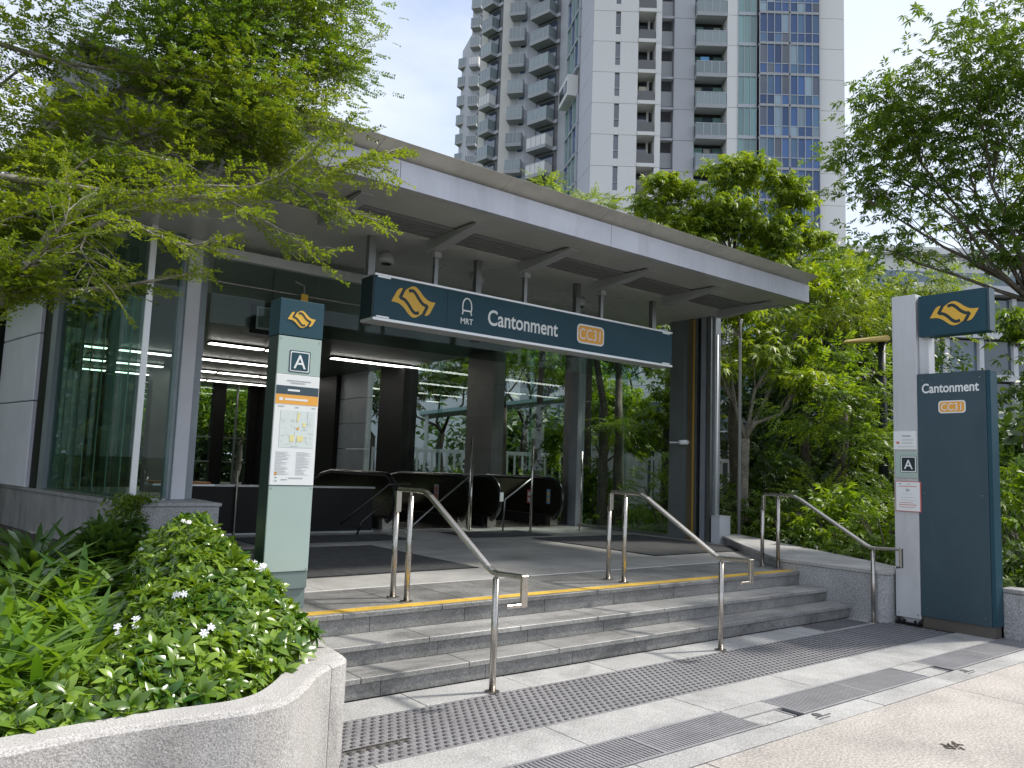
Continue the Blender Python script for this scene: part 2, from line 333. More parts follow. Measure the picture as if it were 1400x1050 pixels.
def emblem(fm, cx, cz, w, h, parent):
    a = [(-1, -.18), (-.87, .20), (-.77, .48), (-.68, .62), (-.58, .68), (-.47, .68)]
    b2_ = [(-.40, .60), (-.24, .78), (-.08, .90), (.09, .88), (.26, .69), (.45, .42), (.68, .22), (1, .18)]
    top = smooth_line(a) + smooth_line(b2_)[:-1]
    poly = top + [(-x, -z) for x, z in top]
    S = lambda p: (cx + p[0] * w / 2, cz + p[1] * h / 2)
    b = MB(); b.prism([S(p) for p in reversed(poly)], 0.001, 0.004, fm); o = b.build('emblem', 'sign_yellow', parent)
    d = MB()
    l1 = [(-.44, .70), (-.63, .10), (-.44, .05), (-.25, -.18), (-.07, -.50), (.08, -.64), (.25, -.58)]
    for ln in (l1, [(-x, -z) for x, z in l1]):
        ln = [ln[0]] + [ln[1]] + smooth_line(ln[1:])[1:]
        a, c = ribbon([S(p) for p in ln], w * 0.066)
        for i in range(len(a) - 1): d.prism([c[i], c[i + 1], a[i + 1], a[i]], 0.0035, 0.0055 + 0.00002 * i, fm)
    k = d.build('emblem_line', 'sign_navy', o); k.location = (0, 0, 0)
    me = k.data; return o

# ------------------------------------------------------------------ ground and paving
g = B(-400, 600, -400, 600, -0.3, -0.12).build('ground', 'turf'); struct(g)
base = B(-4, 13.5, -8, 4.93, -0.11, -0.035).build('pavement', 'joint'); struct(base)
def slab(x0, x1, y0, y1, zt, m, parent, th=0.06, gap=0.0025, name='paving_slab', bev=0.003):
    return B(x0 + gap, x1 - gap, y0 + gap, y1 - gap, zt - th, zt + rnd.uniform(-.0012, .0012)).build(name, m, parent, bev=bev)
pv = base
x = 1.2
while x < 9.2:
    slab(x, min(x + 0.9, 9.25), 4.605, 4.948, 0.0, 'granite_light', pv); x += 0.9
x = 1.0
while x < 9.3:
    slab(x, min(x + 1.2, 9.6), 3.475, 3.87, 0.0, 'granite_light', pv); x += 1.2
x = -1.4
while x < 12:
    slab(x, x + 1.2, 2.915, 3.115, 0.0, 'granite_light', pv); x += 1.2
x = -1.4
while x < 1.0:
    slab(x, x + 1.2, 3.12, 3.37, 0.0, 'granite_light', pv); x += 1.2
for xa, xb in ((-2.4, 0.76), (0.76, 3.76), (3.76, 6.765), (6.765, 9.77), (9.77, 13)):
    for ya, yb in ((0.0, 2.91), (-3, 0.0), (-6, -3)):
        slab(xa, xb, ya, yb, 0.0, 'pebble_wash', pv, gap=0.004, name='pebble_panel')
# studded tactile mat along the foot of the steps
tm = thing('studded_mat', 'long grey studded mat running along the foot of the steps', 'tactile mat', (5, 4.24, 0))
B(1.9, 9.2, 3.875, 4.60, -0.05, -0.004).build('mat_sheet', 'stud_mat', tm)
sb = MB(); ty = 0
for j in range(13):
    for i in range(118):
        cx_, cy_ = 1.96 + 0.0615 * i + (0.03 if j % 2 else 0), 3.905 + 0.0545 * j
        if cx_ > 9.17: continue
        b0 = len(sb.v)
        for k in range(6):
            a = k * math.pi / 3; sb.v.append((cx_ + .020 * math.cos(a), cy_ + .020 * math.sin(a), -.0045))
        for k in range(6):
            a = k * math.pi / 3; sb.v.append((cx_ + .014 * math.cos(a), cy_ + .014 * math.sin(a), 0.002))
        sb.f.append(tuple(b0 + 6 + k for k in range(6)))
        for k in range(6): sb.f.append((b0 + k, b0 + (k + 1) % 6, b0 + 6 + (k + 1) % 6, b0 + 6 + k))
o = sb.build('stud', 'grate_dark', tm); o['kind'] = 'stuff'
B(2.1, 2.56, 4.085, 4.11, -.003, 0.012).build('edge_trim', 'steel', tm)
# a small second mat by the last handrail
tm2 = thing('small_textured_mat', 'small textured grey mat at the right end of the bottom step', 'tactile mat', (8.6, 4.8, 0))
B(7.95, 8.9, 4.62, 4.93, -0.05, 0.004).build('mat_sheet', 'stud_mat', tm2)
sb = MB()
for i in range(30):
    for j in range(9): sb.box(7.97 + .031 * i, 7.985 + .031 * i, 4.635 + .033 * j, 4.65 + .033 * j, .004, .008)
o = sb.build('ridge', 'grate_dark', tm2); o['kind'] = 'stuff'
# drain gratings
gn = 0
for xa, xb in ((1.0, 1.9), (1.9, 2.8), (2.8, 3.7), (3.7, 4.62), (5.1, 6.05), (6.05, 6.98), (7.42, 8.4), (8.4, 9.4)):
    lb = ['leftmost drain grating, cut by the planter wall', 'drain grating second along from the concrete planter', 'drain grating third along from the concrete planter', 'drain grating just left of the first steel access cover',
          'drain grating just right of the first steel access cover', 'drain grating just left of the second access cover', 'drain grating just right of the second access cover', 'drain grating in front of the tall sign pylon'][gn]; gn += 1
    dg = thing('drain_grating', 'dark slotted ' + lb, 'drain grating', ((xa + xb) / 2, 3.29, 0), group='drain gratings across the pavement')
    f = MB(); f.box(xa, xb, 3.122, 3.140, -.05, .002); f.box(xa, xb, 3.448, 3.468, -.05, .002); f.box(xa, xa + .014, 3.140, 3.448, -.05, .001); f.box(xb - .014, xb, 3.140, 3.448, -.05, .001)
    f.build('grating_frame', 'grate_metal', dg)
    B(xa + .014, xb - .014, 3.142, 3.446, -.05, -.022).build('grating_bed', 'grate_dark', dg)
    f = MB(); xx = xa + .03
    while xx < xb - .03: f.box(xx, xx + .017, 3.142, 3.446, -.0215, -.0015); xx += .0305
    for yy in (3.22, 3.29, 3.36): f.box(xa + .014, xb - .014, yy, yy + .006, -.0205, -.004)
    f.build('bar', 'grate_metal', dg)['kind'] = 'stuff'
for (xa, xb), lb in zip(((4.62, 5.1), (6.98, 7.42)), ('recessed granite access cover between drain gratings in front of the second handrail', 'recessed granite access cover between drain gratings near the tall sign pylon')):
    ac = thing('access_cover', lb, 'access cover', ((xa + xb) / 2, 3.29, 0), group='access covers in the drain line')
    B(xa + .008, xb - .008, 3.30, 3.466, -.05, 0).build('cover_slab', 'granite_light', ac, bev=.003)
    B(xa + .008, xb - .11, 3.13, 3.285, -.05, -.001).build('cover_slab', 'granite_light', ac, bev=.003)
    f = MB(); f.box(xa + .008, xb - .008, 3.287, 3.297, -.05, .003); f.box(xb - .105, xb - .09, 3.122, 3.285, -.05, .003); f.build('cover_frame', 'grate_metal', ac)
    B(xb - .085, xb - .01, 3.13, 3.285, -.05, -.012).build('hand_hole', 'black', ac)
    f = MB(); f.box(xb - .02, xb + .16, 3.02, 3.03, -.003, .0025); f.box(xb - .03, xb + .10, 2.99, 2.996, -.003, .0025); f.tube([(xb + .05, 3.06, -.002), (xb + .05, 3.06, .003)], .035, 10); f.build('lifting_key', 'grate_dark', ac)
fl = MB()
for i in range(16):
    a = rnd.uniform(0, 6.28); px_, py_ = 5.30 + rnd.uniform(-.07, .07), 2.235 + rnd.uniform(-.05, .05)
    Mx = Matrix.Translation((px_, py_, .002)) @ Matrix.Rotation(a, 4, 'Z'); fl.box(-.022, .022, -.005, .005, 0, .004, Mx)
tag(fl.build('dry_leaf_litter', 'bark', None), 'small patch of brown dry leaf litter on the beige pavement', 'leaf litter', kind='stuff')

# ------------------------------------------------------------------ steps and platform
X0, X1 = 2.3, 9.07
st = sempty('steps')
core = MB(); core.box(X0, X1 - .002, 4.985, 5.62, -.1, .098); core.box(X0, X1 - .002, 5.285, 5.63, .098, .24); core.box(X0, X1 - .002, 5.645, 5.66, .24, .39)
core.build('step_core', 'joint', st)
for k, (yr, z0, z1, ynext) in enumerate(((4.965, 0, .143, 5.26), (5.255, .143, .288, 5.625), (5.620, .288, .445, 5.80))):
    x = X0; off = (0.55, .3, .8)[k]; first = True
    while x < X1:
        w = off if first else 0.9; first = False; xe = min(x + w, X1)
        slab(x, xe, yr, yr + .03, z1 - .042, 'granite_dark_shaded', st, th=z1 - .042 - z0 - .001, name='riser_slab', bev=.0)
        x = xe
    x = X0; first = True
    while x < X1:
        w = off * .7 if first else 0.9; first = False; xe = min(x + w, X1)
        if k < 2: slab(x, xe, yr - .018, ynext, z1, 'granite_tread_shaded', st, th=.04, name='tread_slab', bev=.004)
        else: slab(x, xe, yr - .018, 5.665, z1, 'granite_dark_shaded', st, th=.04, name='tread_slab', bev=.004)
        x = xe
pf = sempty('platform_floor')
fc = MB(); fc.box(2.3, 12.0, 5.67, 13.0, -.1, .38); fc.box(1.75, 6.85, 13.0, 32, -.1, .38); fc.box(11.0, 11.95, 13.0, 32, -.1, .38)
fc.build('floor_core', 'joint', pf)
x = X0
while x < X1: xe = min(x + .6, X1); slab(x, xe, 5.668, 5.80, .4455, 'yellow_strip', pf, name='yellow_tile', bev=.0); x = xe
x = X0
while x < X1 + .5: xe = min(x + .6, 9.6); slab(x, xe, 5.803, 6.66, .445, 'granite_dark_shaded', pf, name='textured_slab'); x = xe
B(X0, 9.6, 6.663, 6.69, .39, .4465).build('white_line_tile', 'white_strip', pf)
def floor_rows(xa, xb, ya, yb, dx, dy, holes=(), m='granite_floor'):
    y = ya
    while y < yb - .01:
        ye = min(y + dy, yb); x = xa
        while x < xb - .01:
            xe = min(x + dx, xb); cxm, cym = (x + xe) / 2, (y + ye) / 2
            if not any(h[0] < cxm < h[1] and h[2] < cym < h[3] for h in holes): slab(x, xe, y, ye, .445, m, pf, gap=.0015, name='floor_slab', bev=0)
            x = xe
        y = ye
floor_rows(X0, 9.62, 6.693, 7.35, .9, .657)
floor_rows(9.62, 12.0, 5.8, 7.35, .8, .775)
floor_rows(X0, 12.0, 7.35, 13.0, .9, .9)
floor_rows(1.75, 6.85, 13.0, 31, 1.35, 1.8)
for nm, (a, b_, c_, d_), lb in (('entrance_mat', (2.9, 5.46, 7.42, 10.0), 'wide black entrance mat behind the left map pillar'), ('entrance_mat', (8.55, 11.0, 7.5, 10.2), 'black entrance mat at the right side by the box column'),
                        ('entrance_mat', (7.6, 9.3, 10.5, 11.55), 'small dark mat in front of the escalators'), ('entrance_mat', (4.0, 6.5, 10.55, 11.5), 'narrow dark mat before the black parapet')):
    t = thing(nm, lb, 'mat', ((a + b_) / 2, (c_ + d_) / 2, .445), group='dark mats on the hall floor')
    B(a, b_, c_, d_, .4475, .4535).build('mat_border', 'rubber_black', t)
    f = MB(); yy = c_ + .03
    while yy < d_ - .04: f.box(a + .02, b_ - .02, yy, yy + .022, .4536, .4575); yy += .034
    f.build('mat_rib', 'rubber_mat', t)['kind'] = 'stuff'

# right planter kerb
rk = thing('planter_wall', 'grey granite wall with a rounded end beside the steps, right of the last handrail', 'low wall', (9.4, 5.5, 0))
wallp = [(9.07, 4.62), (9.10, 4.56), (9.17, 4.53), (9.62, 4.53), (11.95, 8.62), (11.55, 8.62), (10.2, 7.2), (9.07, 5.9)]
MB().prism(wallp, -.05, .53).build('wall_body', 'granite_wall', rk, bev=.004)
def inset(poly, d):
    c = (sum(p[0] for p in poly) / len(poly), sum(p[1] for p in poly) / len(poly)); return [(c[0] + (p[0] - c[0]) * d, c[1] + (p[1] - c[1]) * d) for p in poly]
MB().prism([(9.055, 4.62), (9.09, 4.545), (9.17, 4.515), (9.66, 4.515), (12.0, 8.64), (11.5, 8.64), (10.18, 7.22), (9.055, 5.92)], .532, .575).build('coping', 'granite_light', rk, bev=.006)
rk2 = thing('planter_wall', 'short grey granite planter wall right behind the tall sign pylon', 'low wall', (9.6, 3, 0))
B(9.45, 9.70, -1.5, 3.47, -.05, .47).build('wall_body', 'granite_wall', rk2, bev=.01)
B(9.435, 9.72, -1.5, 3.48, .472, .515).build('coping', 'granite_light', rk2, bev=.006)
so = MB().prism([(9.64, 4.53), (11.97, 8.62), (11.97, 40), (60, 40), (60, -20), (9.72, -20), (9.72, 4.5)], -.1, .36).build('planting_soil', 'soil'); struct(so)

# ------------------------------------------------------------------ left planter
outer = [(-1.6, 3.12), (0.0, 3.30), (.413, 3.34), (.73, 3.385), (1.10, 3.375), (1.32, 3.36), (1.50, 3.42), (1.66, 3.58), (1.80, 3.76), (1.93, 3.88), (2.02, 3.93), (2.07, 4.00), (2.10, 4.15), (2.18, 5.2), (2.24, 5.90), (2.30, 5.95)]
inner = [(-1.6, 3.30), (0.0, 3.47), (.43, 3.505), (.93, 3.545), (1.15, 3.53), (1.30, 3.53), (1.42, 3.58), (1.54, 3.70), (1.66, 3.86), (1.75, 4.00), (1.82, 4.08), (1.87, 4.15), (1.92, 4.30), (1.98, 5.2), (2.04, 6.0), (2.2, 6.1)]
lp = thing('concrete_planter', 'pale speckled granite planter with curved front wall at lower left', 'planter', (1.4, 3.8, 0))
def strip(o_, i_, z0, z1):
    f = MB()
    n = len(o_)
    for k in range(n):
        f.v += [(o_[k][0], o_[k][1], z0), (o_[k][0], o_[k][1], z1 - .02), (o_[k][0] * .93 + i_[k][0] * .07, o_[k][1] * .93 + i_[k][1] * .07, z1 - .005), (o_[k][0] * .82 + i_[k][0] * .18, o_[k][1] * .82 + i_[k][1] * .18, z1), (i_[k][0], i_[k][1], z1), (i_[k][0], i_[k][1], z0)]
    for k in range(n - 1):
        a, b = 6 * k, 6 * (k + 1)
        for j in range(5): f.f.append((a + j, b + j, b + j + 1, a + j + 1))
    f.f.append(tuple(range(6))); f.f.append(tuple(6 * (n - 1) + j for j in reversed(range(6)))); return f
strip(smooth_line(outer[:10], 5), smooth_line(inner[:10], 5), -.1, .55).build('wall_front', 'granite_planter', lp, smooth=False)
ow, iw = outer[9:], inner[9:]
ow = [(1.936, 3.885)] + ow[1:]; iw = [(1.757, 4.006)] + iw[1:]
strip(smooth_line(ow, 4), smooth_line(iw, 4), -.1, .549).build('wall_side', 'granite_planter', lp)
s1 = MB().prism([(-1.6, 3.25), (1.2, 3.5), (1.5, 3.62), (1.86, 4.1), (2.15, 6.05), (2.3, 6.1), (3.2, 9.7), (1.4, 15.6), (-8, 16), (-8, 3)], -.05, .43).build('planting_soil', 'soil'); struct(s1)

# ------------------------------------------------------------------ handrails
def handrail(xr, label, back=True):
    t = thing('handrail', label, 'handrail', (xr, 5.3, 0), group='stainless steel stair handrails')
    posts = ((4.64, 0.0, .80), (5.87, .445, 1.325), (6.10, .445, 1.22))
    for k, (y, z0, z1) in enumerate(posts):
        p = MB().tube([(xr, y, z0 + .004), (xr, y, z1)], .024, 14).build('post', 'steel', t, smooth=True)
        MB().tube([(xr, y, z0), (xr, y, z0 + .008), (xr, y, z0 + .011)], [.055, .055, .04], 16).build('base_flange', 'steel', p, smooth=False).location = (0, 0, 0)
        if k < 2: MB().tube([(xr, y, z1 - .005), (xr, y, z1 + .05)], .014, 10).build('neck', 'steel', p, smooth=True)
    w, h = .027, .018       # oval-ish bar: rounded rectangle sweep
    path = [(4.33, .845), (4.60, .832), (4.67, .836), (4.73, .862), (5.56, 1.335), (5.64, 1.368), (5.72, 1.375), (6.06, 1.375)]
    prof = rrect(-w, w, -h, h, .014, 3); f = MB(); n = len(prof)
    for i, (y, z) in enumerate(path):
        a = path[max(i - 1, 0)]; b = path[min(i + 1, len(path) - 1)]; d = math.atan2(b[1] - a[1], b[0] - a[0])
        for (px_, pz_) in prof: f.v.append((xr + px_, y - math.sin(d) * pz_, z + math.cos(d) * pz_))
    for i in range(len(path) - 1):
        for k in range(n): f.f.append((i * n + k, i * n + (k + 1) % n, (i + 1) * n + (k + 1) % n, (i + 1) * n + k))
    f.f.append(tuple(range(n))); f.f.append(tuple((len(path) - 1) * n + k for k in range(n)))
    f.build('rail', 'steel', t, smooth=False)
    B(xr - .026, xr + .026, 4.305, 4.333, .64, .858).build('end_drop', 'steel', t, bev=.004)
    B(xr - .15, xr - .0265, 4.307, 4.335, .642, .668).build('end_return', 'steel', t, bev=.004)
    B(xr - .026, xr + .026, 6.065, 6.098, 1.18, 1.36).build('end_drop', 'steel', t, bev=.004)
    return t
h1 = handrail(3.57, 'left stainless steel handrail, nearest the map pillar')
copy_tree(h1, (6.2, 5.3, 0), label='middle stainless steel handrail on the steps')
copy_tree(h1, (9.0, 5.3, 0), label='right stainless steel handrail, against the granite wall')

# ------------------------------------------------------------------ station building
stn = thing('station_entrance', 'glass walled metro station entrance with wide flat grey metal roof', 'building', (6.5, 9, .445))
RX0, RX1 = .80, 11.44
# roof deck and fascia
B(RX0 + .05, RX1 - .05, 7.0, 33, 4.47, 4.66).build('roof_deck', 'alu_flange', stn)
def fpanel(xa, xb):
    pr = [(6.90, 4.405), (6.90, 4.685), (7.0, 4.70), (7.0, 4.405)]
    f = MB(); b = 0
    for x_ in (xa + .003, xb - .003): f.v += [(x_, y, z) for y, z in pr]
    f.f = [(0, 1, 2, 3), (7, 6, 5, 4), (0, 4, 5, 1), (1, 5, 6, 2), (2, 6, 7, 3), (3, 7, 4, 0)]
    return f.build('fascia_panel', 'alu_fascia', stn)
for xa, xb in ((RX0, 3.88), (3.88, 6.93), (6.93, RX1)): fpanel(xa, xb)
def flange(xa, xb):
    f = MB()
    for x_ in (xa + .003, xb - .003): f.v += [(x_, 6.97, 4.703), (x_, 6.71, 4.80), (x_, 6.74, 4.815), (x_, 7.30, 4.72)]
    f.f = [(0, 1, 2, 3), (7, 6, 5, 4), (0, 4, 5, 1), (1, 5, 6, 2), (2, 6, 7, 3), (3, 7, 4, 0)]
    return f.build('roof_edge', 'alu_flange', stn)
for xa, xb in ((RX0 + .1, 3.6), (3.6, 5.2), (5.2, 6.75), (6.75, 8.7), (8.7, RX1 - .02)): flange(xa, xb)
B(RX0, RX0 + .05, 7.003, 33, 4.405, 4.70).build('side_fascia', 'alu_fascia', stn)
B(RX1 - .05, RX1, 7.003, 33, 4.405, 4.70).build('side_fascia', 'alu_fascia', stn)
B(RX0 + .1, RX1 - .12, 7.4, 33, 4.70, 5.05).build('roof_top', 'alu_flange', stn)
# soffit: outer panels, louvre band, inner panels
xs = [RX0 + .055, 2.25, 3.72, 5.19, 6.66, 8.13, 9.60, 11.02, RX1 - .055]
for a, b in zip(xs[:-1], xs[1:]):
    B(a + .002, b - .002, 7.004, 7.30, 4.405, 4.46).build('soffit_panel', 'soffit', stn)
    B(a + .002, b - .002, 7.304, 7.72, 4.425, 4.46).build('soffit_panel', 'soffit', stn)
B(RX0 + .06, 11.0, 7.724, 8.26, 4.45, 4.467).build('louvre_recess', 'black', stn)
for k in range(6):
    y = 7.74 + .09 * k; B(RX0 + .06, 11.0, y, y + .045, 4.400, 4.435).build('louvre_slat', 'louvre', stn)
for a, b in zip(xs[:-1], xs[1:]):
    for ya, yb in ((8.27, 9.6), (9.604, 10.9)):
        B(a + .002, b - .002, ya, yb, 4.398, 4.46).build('soffit_panel', 'soffit_inner', stn)
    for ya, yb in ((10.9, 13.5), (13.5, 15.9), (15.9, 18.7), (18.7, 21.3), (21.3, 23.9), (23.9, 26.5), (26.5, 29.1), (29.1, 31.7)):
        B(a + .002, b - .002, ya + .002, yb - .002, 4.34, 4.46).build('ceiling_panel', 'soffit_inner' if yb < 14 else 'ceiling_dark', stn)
for xb_ in (2.25, 3.72, 5.19, 6.66, 8.13, 9.60, 11.02):      # tapering brackets
    f = MB(); hw = .075
    for x_ in (xb_ - hw, xb_ + hw): f.v += [(x_, 7.28, 4.402), (x_, 7.28, 4.38), (x_, 8.15, 4.27), (x_, 8.34, 4.27), (x_, 8.34, 4.402)]
    f.f = [(0, 1, 2, 3, 4), (9, 8, 7, 6, 5)] + [(i, (i + 1) % 5, 5 + (i + 1) % 5, 5 + i) for i in range(5)]
    f.build('roof_bracket', 'bracket', stn)
# dark box shapes seen on the inner ceiling: loudspeaker and camera domes
# front glazing: transom, hanging glass
B(3.13, 11.2, 10.22, 10.36, 4.17, 4.30).build('transom', 'silver', stn)
for a, b in ((3.13, 4.6), (4.6, 6.2), (6.2, 7.9), (7.9, 9.6), (9.6, 11.2)): B(a + .004, b - .004, 10.31, 10.325, 3.32, 4.185).build('glass_pane', 'glass_side', stn)
MB().tube([(3.13, 10.30, 3.86), (11.2, 10.30, 3.86)], .012, 8).build('glazing_bar', 'steel_dull', stn)  # thin rod added in place of a bright reflected line on the glass
# left pillar group on the low wall
pl = B(2.86, 3.03, 10.42, 10.62, 1.05, 4.395).build('pillar', 'paint_lilac', stn, bev=.004)
B(3.033, 3.125, 10.46, 10.58, 1.05, 4.395).build('pillar_frame', 'paint_bluegrey', stn)
B(2.775, 2.857, 10.46, 10.58, 1.05, 4.395).build('pillar_frame', 'paint_bluegrey', stn)
B(2.325, 2.395, 10.16, 10.20, 1.05, 4.395).build('corner_mullion', 'sign_trim', stn)
B(2.40, 2.77, 10.30, 10.312, 1.07, 4.395).build('glass_pane', 'glass_side', stn)
B(2.40, 2.77, 10.28, 10.34, 1.047, 1.067).build('glazing_bar', 'steel_dull', stn)
# slanted left glass wall with fins
A0, A1 = Vector((2.30, 10.26, 0)), Vector((1.36, 16.6, 0)); dA = (A1 - A0).normalized(); LA = (A1 - A0).length; aang = math.atan2(dA.y, dA.x)
TA = Matrix.Translation(A0) @ Matrix.Rotation(aang, 4, 'Z')
nseg = 6
for k in range(nseg):
    s0, s1_ = LA * .44 * k / nseg, LA * .44 * (k + 1) / nseg
    MB().box(s0 + .006, s1_ - .006, -.008, .008, 1.07, 4.39, TA).build('glass_pane', 'glass_side', stn)
    MB().box(s1_ - .010, s1_ + .010, -.26, -.010, 1.07, 4.39, TA).build('glass_fin', 'glass_edge', stn)
    MB().box(s1_ - .012, s1_ + .012, -.275, -.262, 1.07, 4.39, TA).build('fin_edge', 'fin_edge', stn)
MB().box(0, LA * .44, -.03, .03, 1.047, 1.068, TA).build('glazing_bar', 'steel_dull', stn)
MB().box(LA * .445, LA * .48, -.20, .06, 1.047, 4.39, TA).build('pillar_frame', 'paint_bluegrey', stn); MB().box(LA * .482, LA * .545, -.30, .04, 1.047, 4.39, TA).build('pillar_frame', 'black', stn)
for z0, z1 in ((1.047, 2.33), (2.345, 3.36), (3.375, 4.39)):
    MB().box(LA * .55, LA * .84, -.55, .09, z0, z1, TA).build('concrete_column', 'paint_lilac', stn, bev=.01)
MB().box(LA * .86, LA * 2.6, .02, .2, .40, 4.39, TA).build('added_side_wall', 'black', stn)  # dark wall added to close the left side so the hall stays dim
# left low granite wall
MB().prism([(2.26, 9.73), (3.24, 9.73), (3.24, 10.75), (2.20, 10.75)], .3, 1.003).build('low_wall', 'granite_wall', stn, bev=.003)
MB().prism([(2.245, 9.712), (3.262, 9.712), (3.262, 10.77), (2.2, 10.77)], 1.006, 1.046).build('coping', 'granite_wall', stn, bev=.004)
for k in range(4):
    s0, s1_ = LA * 1.1 * k / 4 + (.0 if k else .5), LA * 1.1 * (k + 1) / 4
    TB = Matrix.Translation((2.255, 9.745, 0)) @ Matrix.Rotation(math.atan2(6.3, -.85), 4, 'Z')
    MB().box(s0 * 1.05 - (0.5 if k == 0 else 0) + .004, s1_ * 1.05 - .004, -.5, .0, .3, 1.003, TB).build('low_wall', 'concrete', stn)
    MB().box(s0 * 1.05 - (0.5 if k == 0 else 0) + .002, s1_ * 1.05 - .002, -.52, .015, 1.0065, 1.0465 - .001, TB).build('coping', 'concrete', stn)
# right column group
def strip_y(y0, y1, m, nm='column_strip', xf=11.28, dz=0): return B(xf, 11.5, y0 + .001, y1 - .001, .446, 4.395).build(nm, m, stn)
strip_y(9.28, 9.62, 'panel_green', 'column_panel'); strip_y(9.20, 9.28, 'panel_green', 'column_panel', 11.30)
strip_y(9.10, 9.20, 'brass'); strip_y(9.05, 9.10, 'guide_reflection', xf=11.295); strip_y(8.99, 9.05, 'steel_dull'); strip_y(8.93, 8.99, 'black', xf=11.34)
strip_y(8.82, 8.93, 'paint_bluegrey', xf=11.30); strip_y(8.78, 8.82, 'black', xf=11.36); strip_y(8.70, 8.78, 'steel_dull', xf=11.285); strip_y(8.66, 8.70, 'paint_bluegrey', xf=11.36)
MB().tube([(11.33, 8.60, .45), (11.33, 8.60, 4.05)], .022, 8).build('down_pipe', 'silver', stn, smooth=True)
# right glass wall with columns
for a, b in ((9.62, 10.85), (10.87, 12.08), (12.60, 13.75), (13.77, 14.95), (16.05, 17.5), (17.52, 19.0), (20.4, 21.4)):
    B(11.39, 11.402, a + .004, b - .004, .50, 4.335).build('glass_pane', 'glass_clear', stn)
    B(11.36, 11.43, a, b, .446, .498).build('glazing_bar', 'steel_dull', stn)
for a, b, m in ((12.10, 12.34, 'paint_bluegrey'), (12.345, 12.58, 'steel_dull')): B(11.30 if m != 'steel_dull' else 11.34, 11.5, a, b, .446, 4.335).build('column', m, stn)
for k in range(5): B(11.22, 11.55, 14.96, 16.04, .446 + .78 * k, .446 + .78 * (k + 1) - .006).build('column', 'wall_panel_dark', stn)
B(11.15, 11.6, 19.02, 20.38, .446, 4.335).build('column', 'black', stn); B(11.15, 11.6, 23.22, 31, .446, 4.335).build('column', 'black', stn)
for k in range(5): B(11.30, 11.5, 21.42, 23.2, .446 + .78 * k, .446 + .78 * (k + 1) - .02).build('wall_panel', 'paint_bluegrey', stn)
for y in (10.86, 13.76, 17.51): B(11.33, 11.46, y - .009, y + .009, .5, 4.335).build('glass_fin', 'glass_edge', stn)
# far end: dark wall with three tall windows
yb = 30.0
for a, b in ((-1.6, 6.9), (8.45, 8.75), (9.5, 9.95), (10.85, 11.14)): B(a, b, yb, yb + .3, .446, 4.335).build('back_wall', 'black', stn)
for a, b in ((6.9, 8.45), (8.75, 9.5), (9.95, 10.85)):
    B(a, b, yb + .1, yb + .115, .446, 4.335).build('glass_pane', 'glass_clear', stn)
    for z in (1.4, 2.3): B(a, b, yb + .05, yb + .14, z, z + .05).build('glazing_bar', 'steel_dull', stn)
B(10.4 - .03, 10.4 + .03, yb + .04, yb + .15, .446, 4.335).build('mullion', 'steel_dull', stn)
for a, b, c_, d_ in ((6.4, 7.0, 26.2, 26.8),): B(a, b, c_, d_, .446, 4.335).build('column', 'wall_panel_dark', stn)
# void parapet in front of the stairs
pa = thing('parapet', 'low black parapet around the stairwell inside the hall', 'parapet', (5, 12, .445))
B(3.32, 6.55, 12.0, 12.10, .446, 1.16).build('parapet_panel', 'black', pa)
B(3.30, 6.57, 11.98, 12.12, 1.162, 1.19).build('top_rail', 'steel_dull', pa)
B(3.30, 6.57, 11.97, 12.13, .446, .47).build('kick_rail', 'steel_dull', pa)
MB().tube([(4.22, 11.95, .446), (4.22, 11.95, 1.40)], .014, 8).build('stanchion', 'steel', pa)
# suspended light rows
proto = None; rows = [(19.1, (5.85, 7.25, 9.0, 10.35)), (22.4, (3.0, 4.6, 6.1, 7.45, 8.8)), (25.6, (3.6, 5.2, 6.8, 8.2, 9.6)), (28.6, (4.2, 5.8, 7.4, 8.8, 10.1))]
ordn = {19.1: 'nearest', 22.4: 'second', 25.6: 'third', 28.6: 'farthest'}
for y, xs_ in rows:
    for i, x_ in enumerate(xs_):
        lb = 'lit white strip light in the %s ceiling row, %s from its left end' % (ordn[y], ('first', 'second', 'third', 'fourth', 'fifth')[i])
        if proto is None:
            proto = thing('ceiling_light', lb, 'ceiling light', (x_, y, 4.30), group='strip lights under the hall ceiling')
            B(x_ - .02, x_ + 1.3, y - .13, y + .13, 4.285, 4.33).build('light_housing', 'black', proto)
            B(x_, x_ + 1.28, y - .12, y + .12, 4.262, 4.284).build('light_tube', 'tube_light', proto)
        else: copy_tree(proto, (x_, y, 4.30), label=lb)

# hanging sign and its posts
hs = thing('station_sign', 'long teal hanging sign reading Cantonment with a yellow emblem and CC31 badge', 'sign', (7, 8.3, 3.27))
SX0, SX1, SY, SZ0, SZ1 = 4.345, 9.665, 8.21, 3.272, 3.828
B(SX0 + .01, SX1 - .01, SY, SY + .30, SZ0 + .03, SZ1 - .03).build('sign_box', 'sign_teal', hs)
B(SX0, SX1, SY - .008, SY + .305, SZ1 - .028, SZ1).build('edge_trim', 'sign_trim', hs, bev=.004)
B(SX0, SX1, SY - .012, SY + .305, SZ0 - .008, SZ0 + .028).build('edge_trim', 'sign_trim', hs, bev=.004)
B(SX0 - .012, SX0 + .008, SY + .004, SY + .30, SZ0 + .03, SZ1 - .03).build('end_cap', 'sign_navy', hs)
for xa in (SX0 + .04, SX1 - .24): 
    B(xa, xa + .17, SY - .014, SY - .001, SZ1 - .05, SZ1 - .029).build('clip', 'sign_trim', hs); B(xa, xa + .17, SY - .016, SY - .001, SZ0 + .03, SZ0 + .048).build('clip', 'sign_trim', hs)
B(5.38, 5.386, SY - .0035, SY, SZ0 + .03, SZ1 - .03).build('panel_joint', 'sign_navy', hs)
fm = facemat((0, SY, 0), (1, 0, 0), (0, -1, 0))
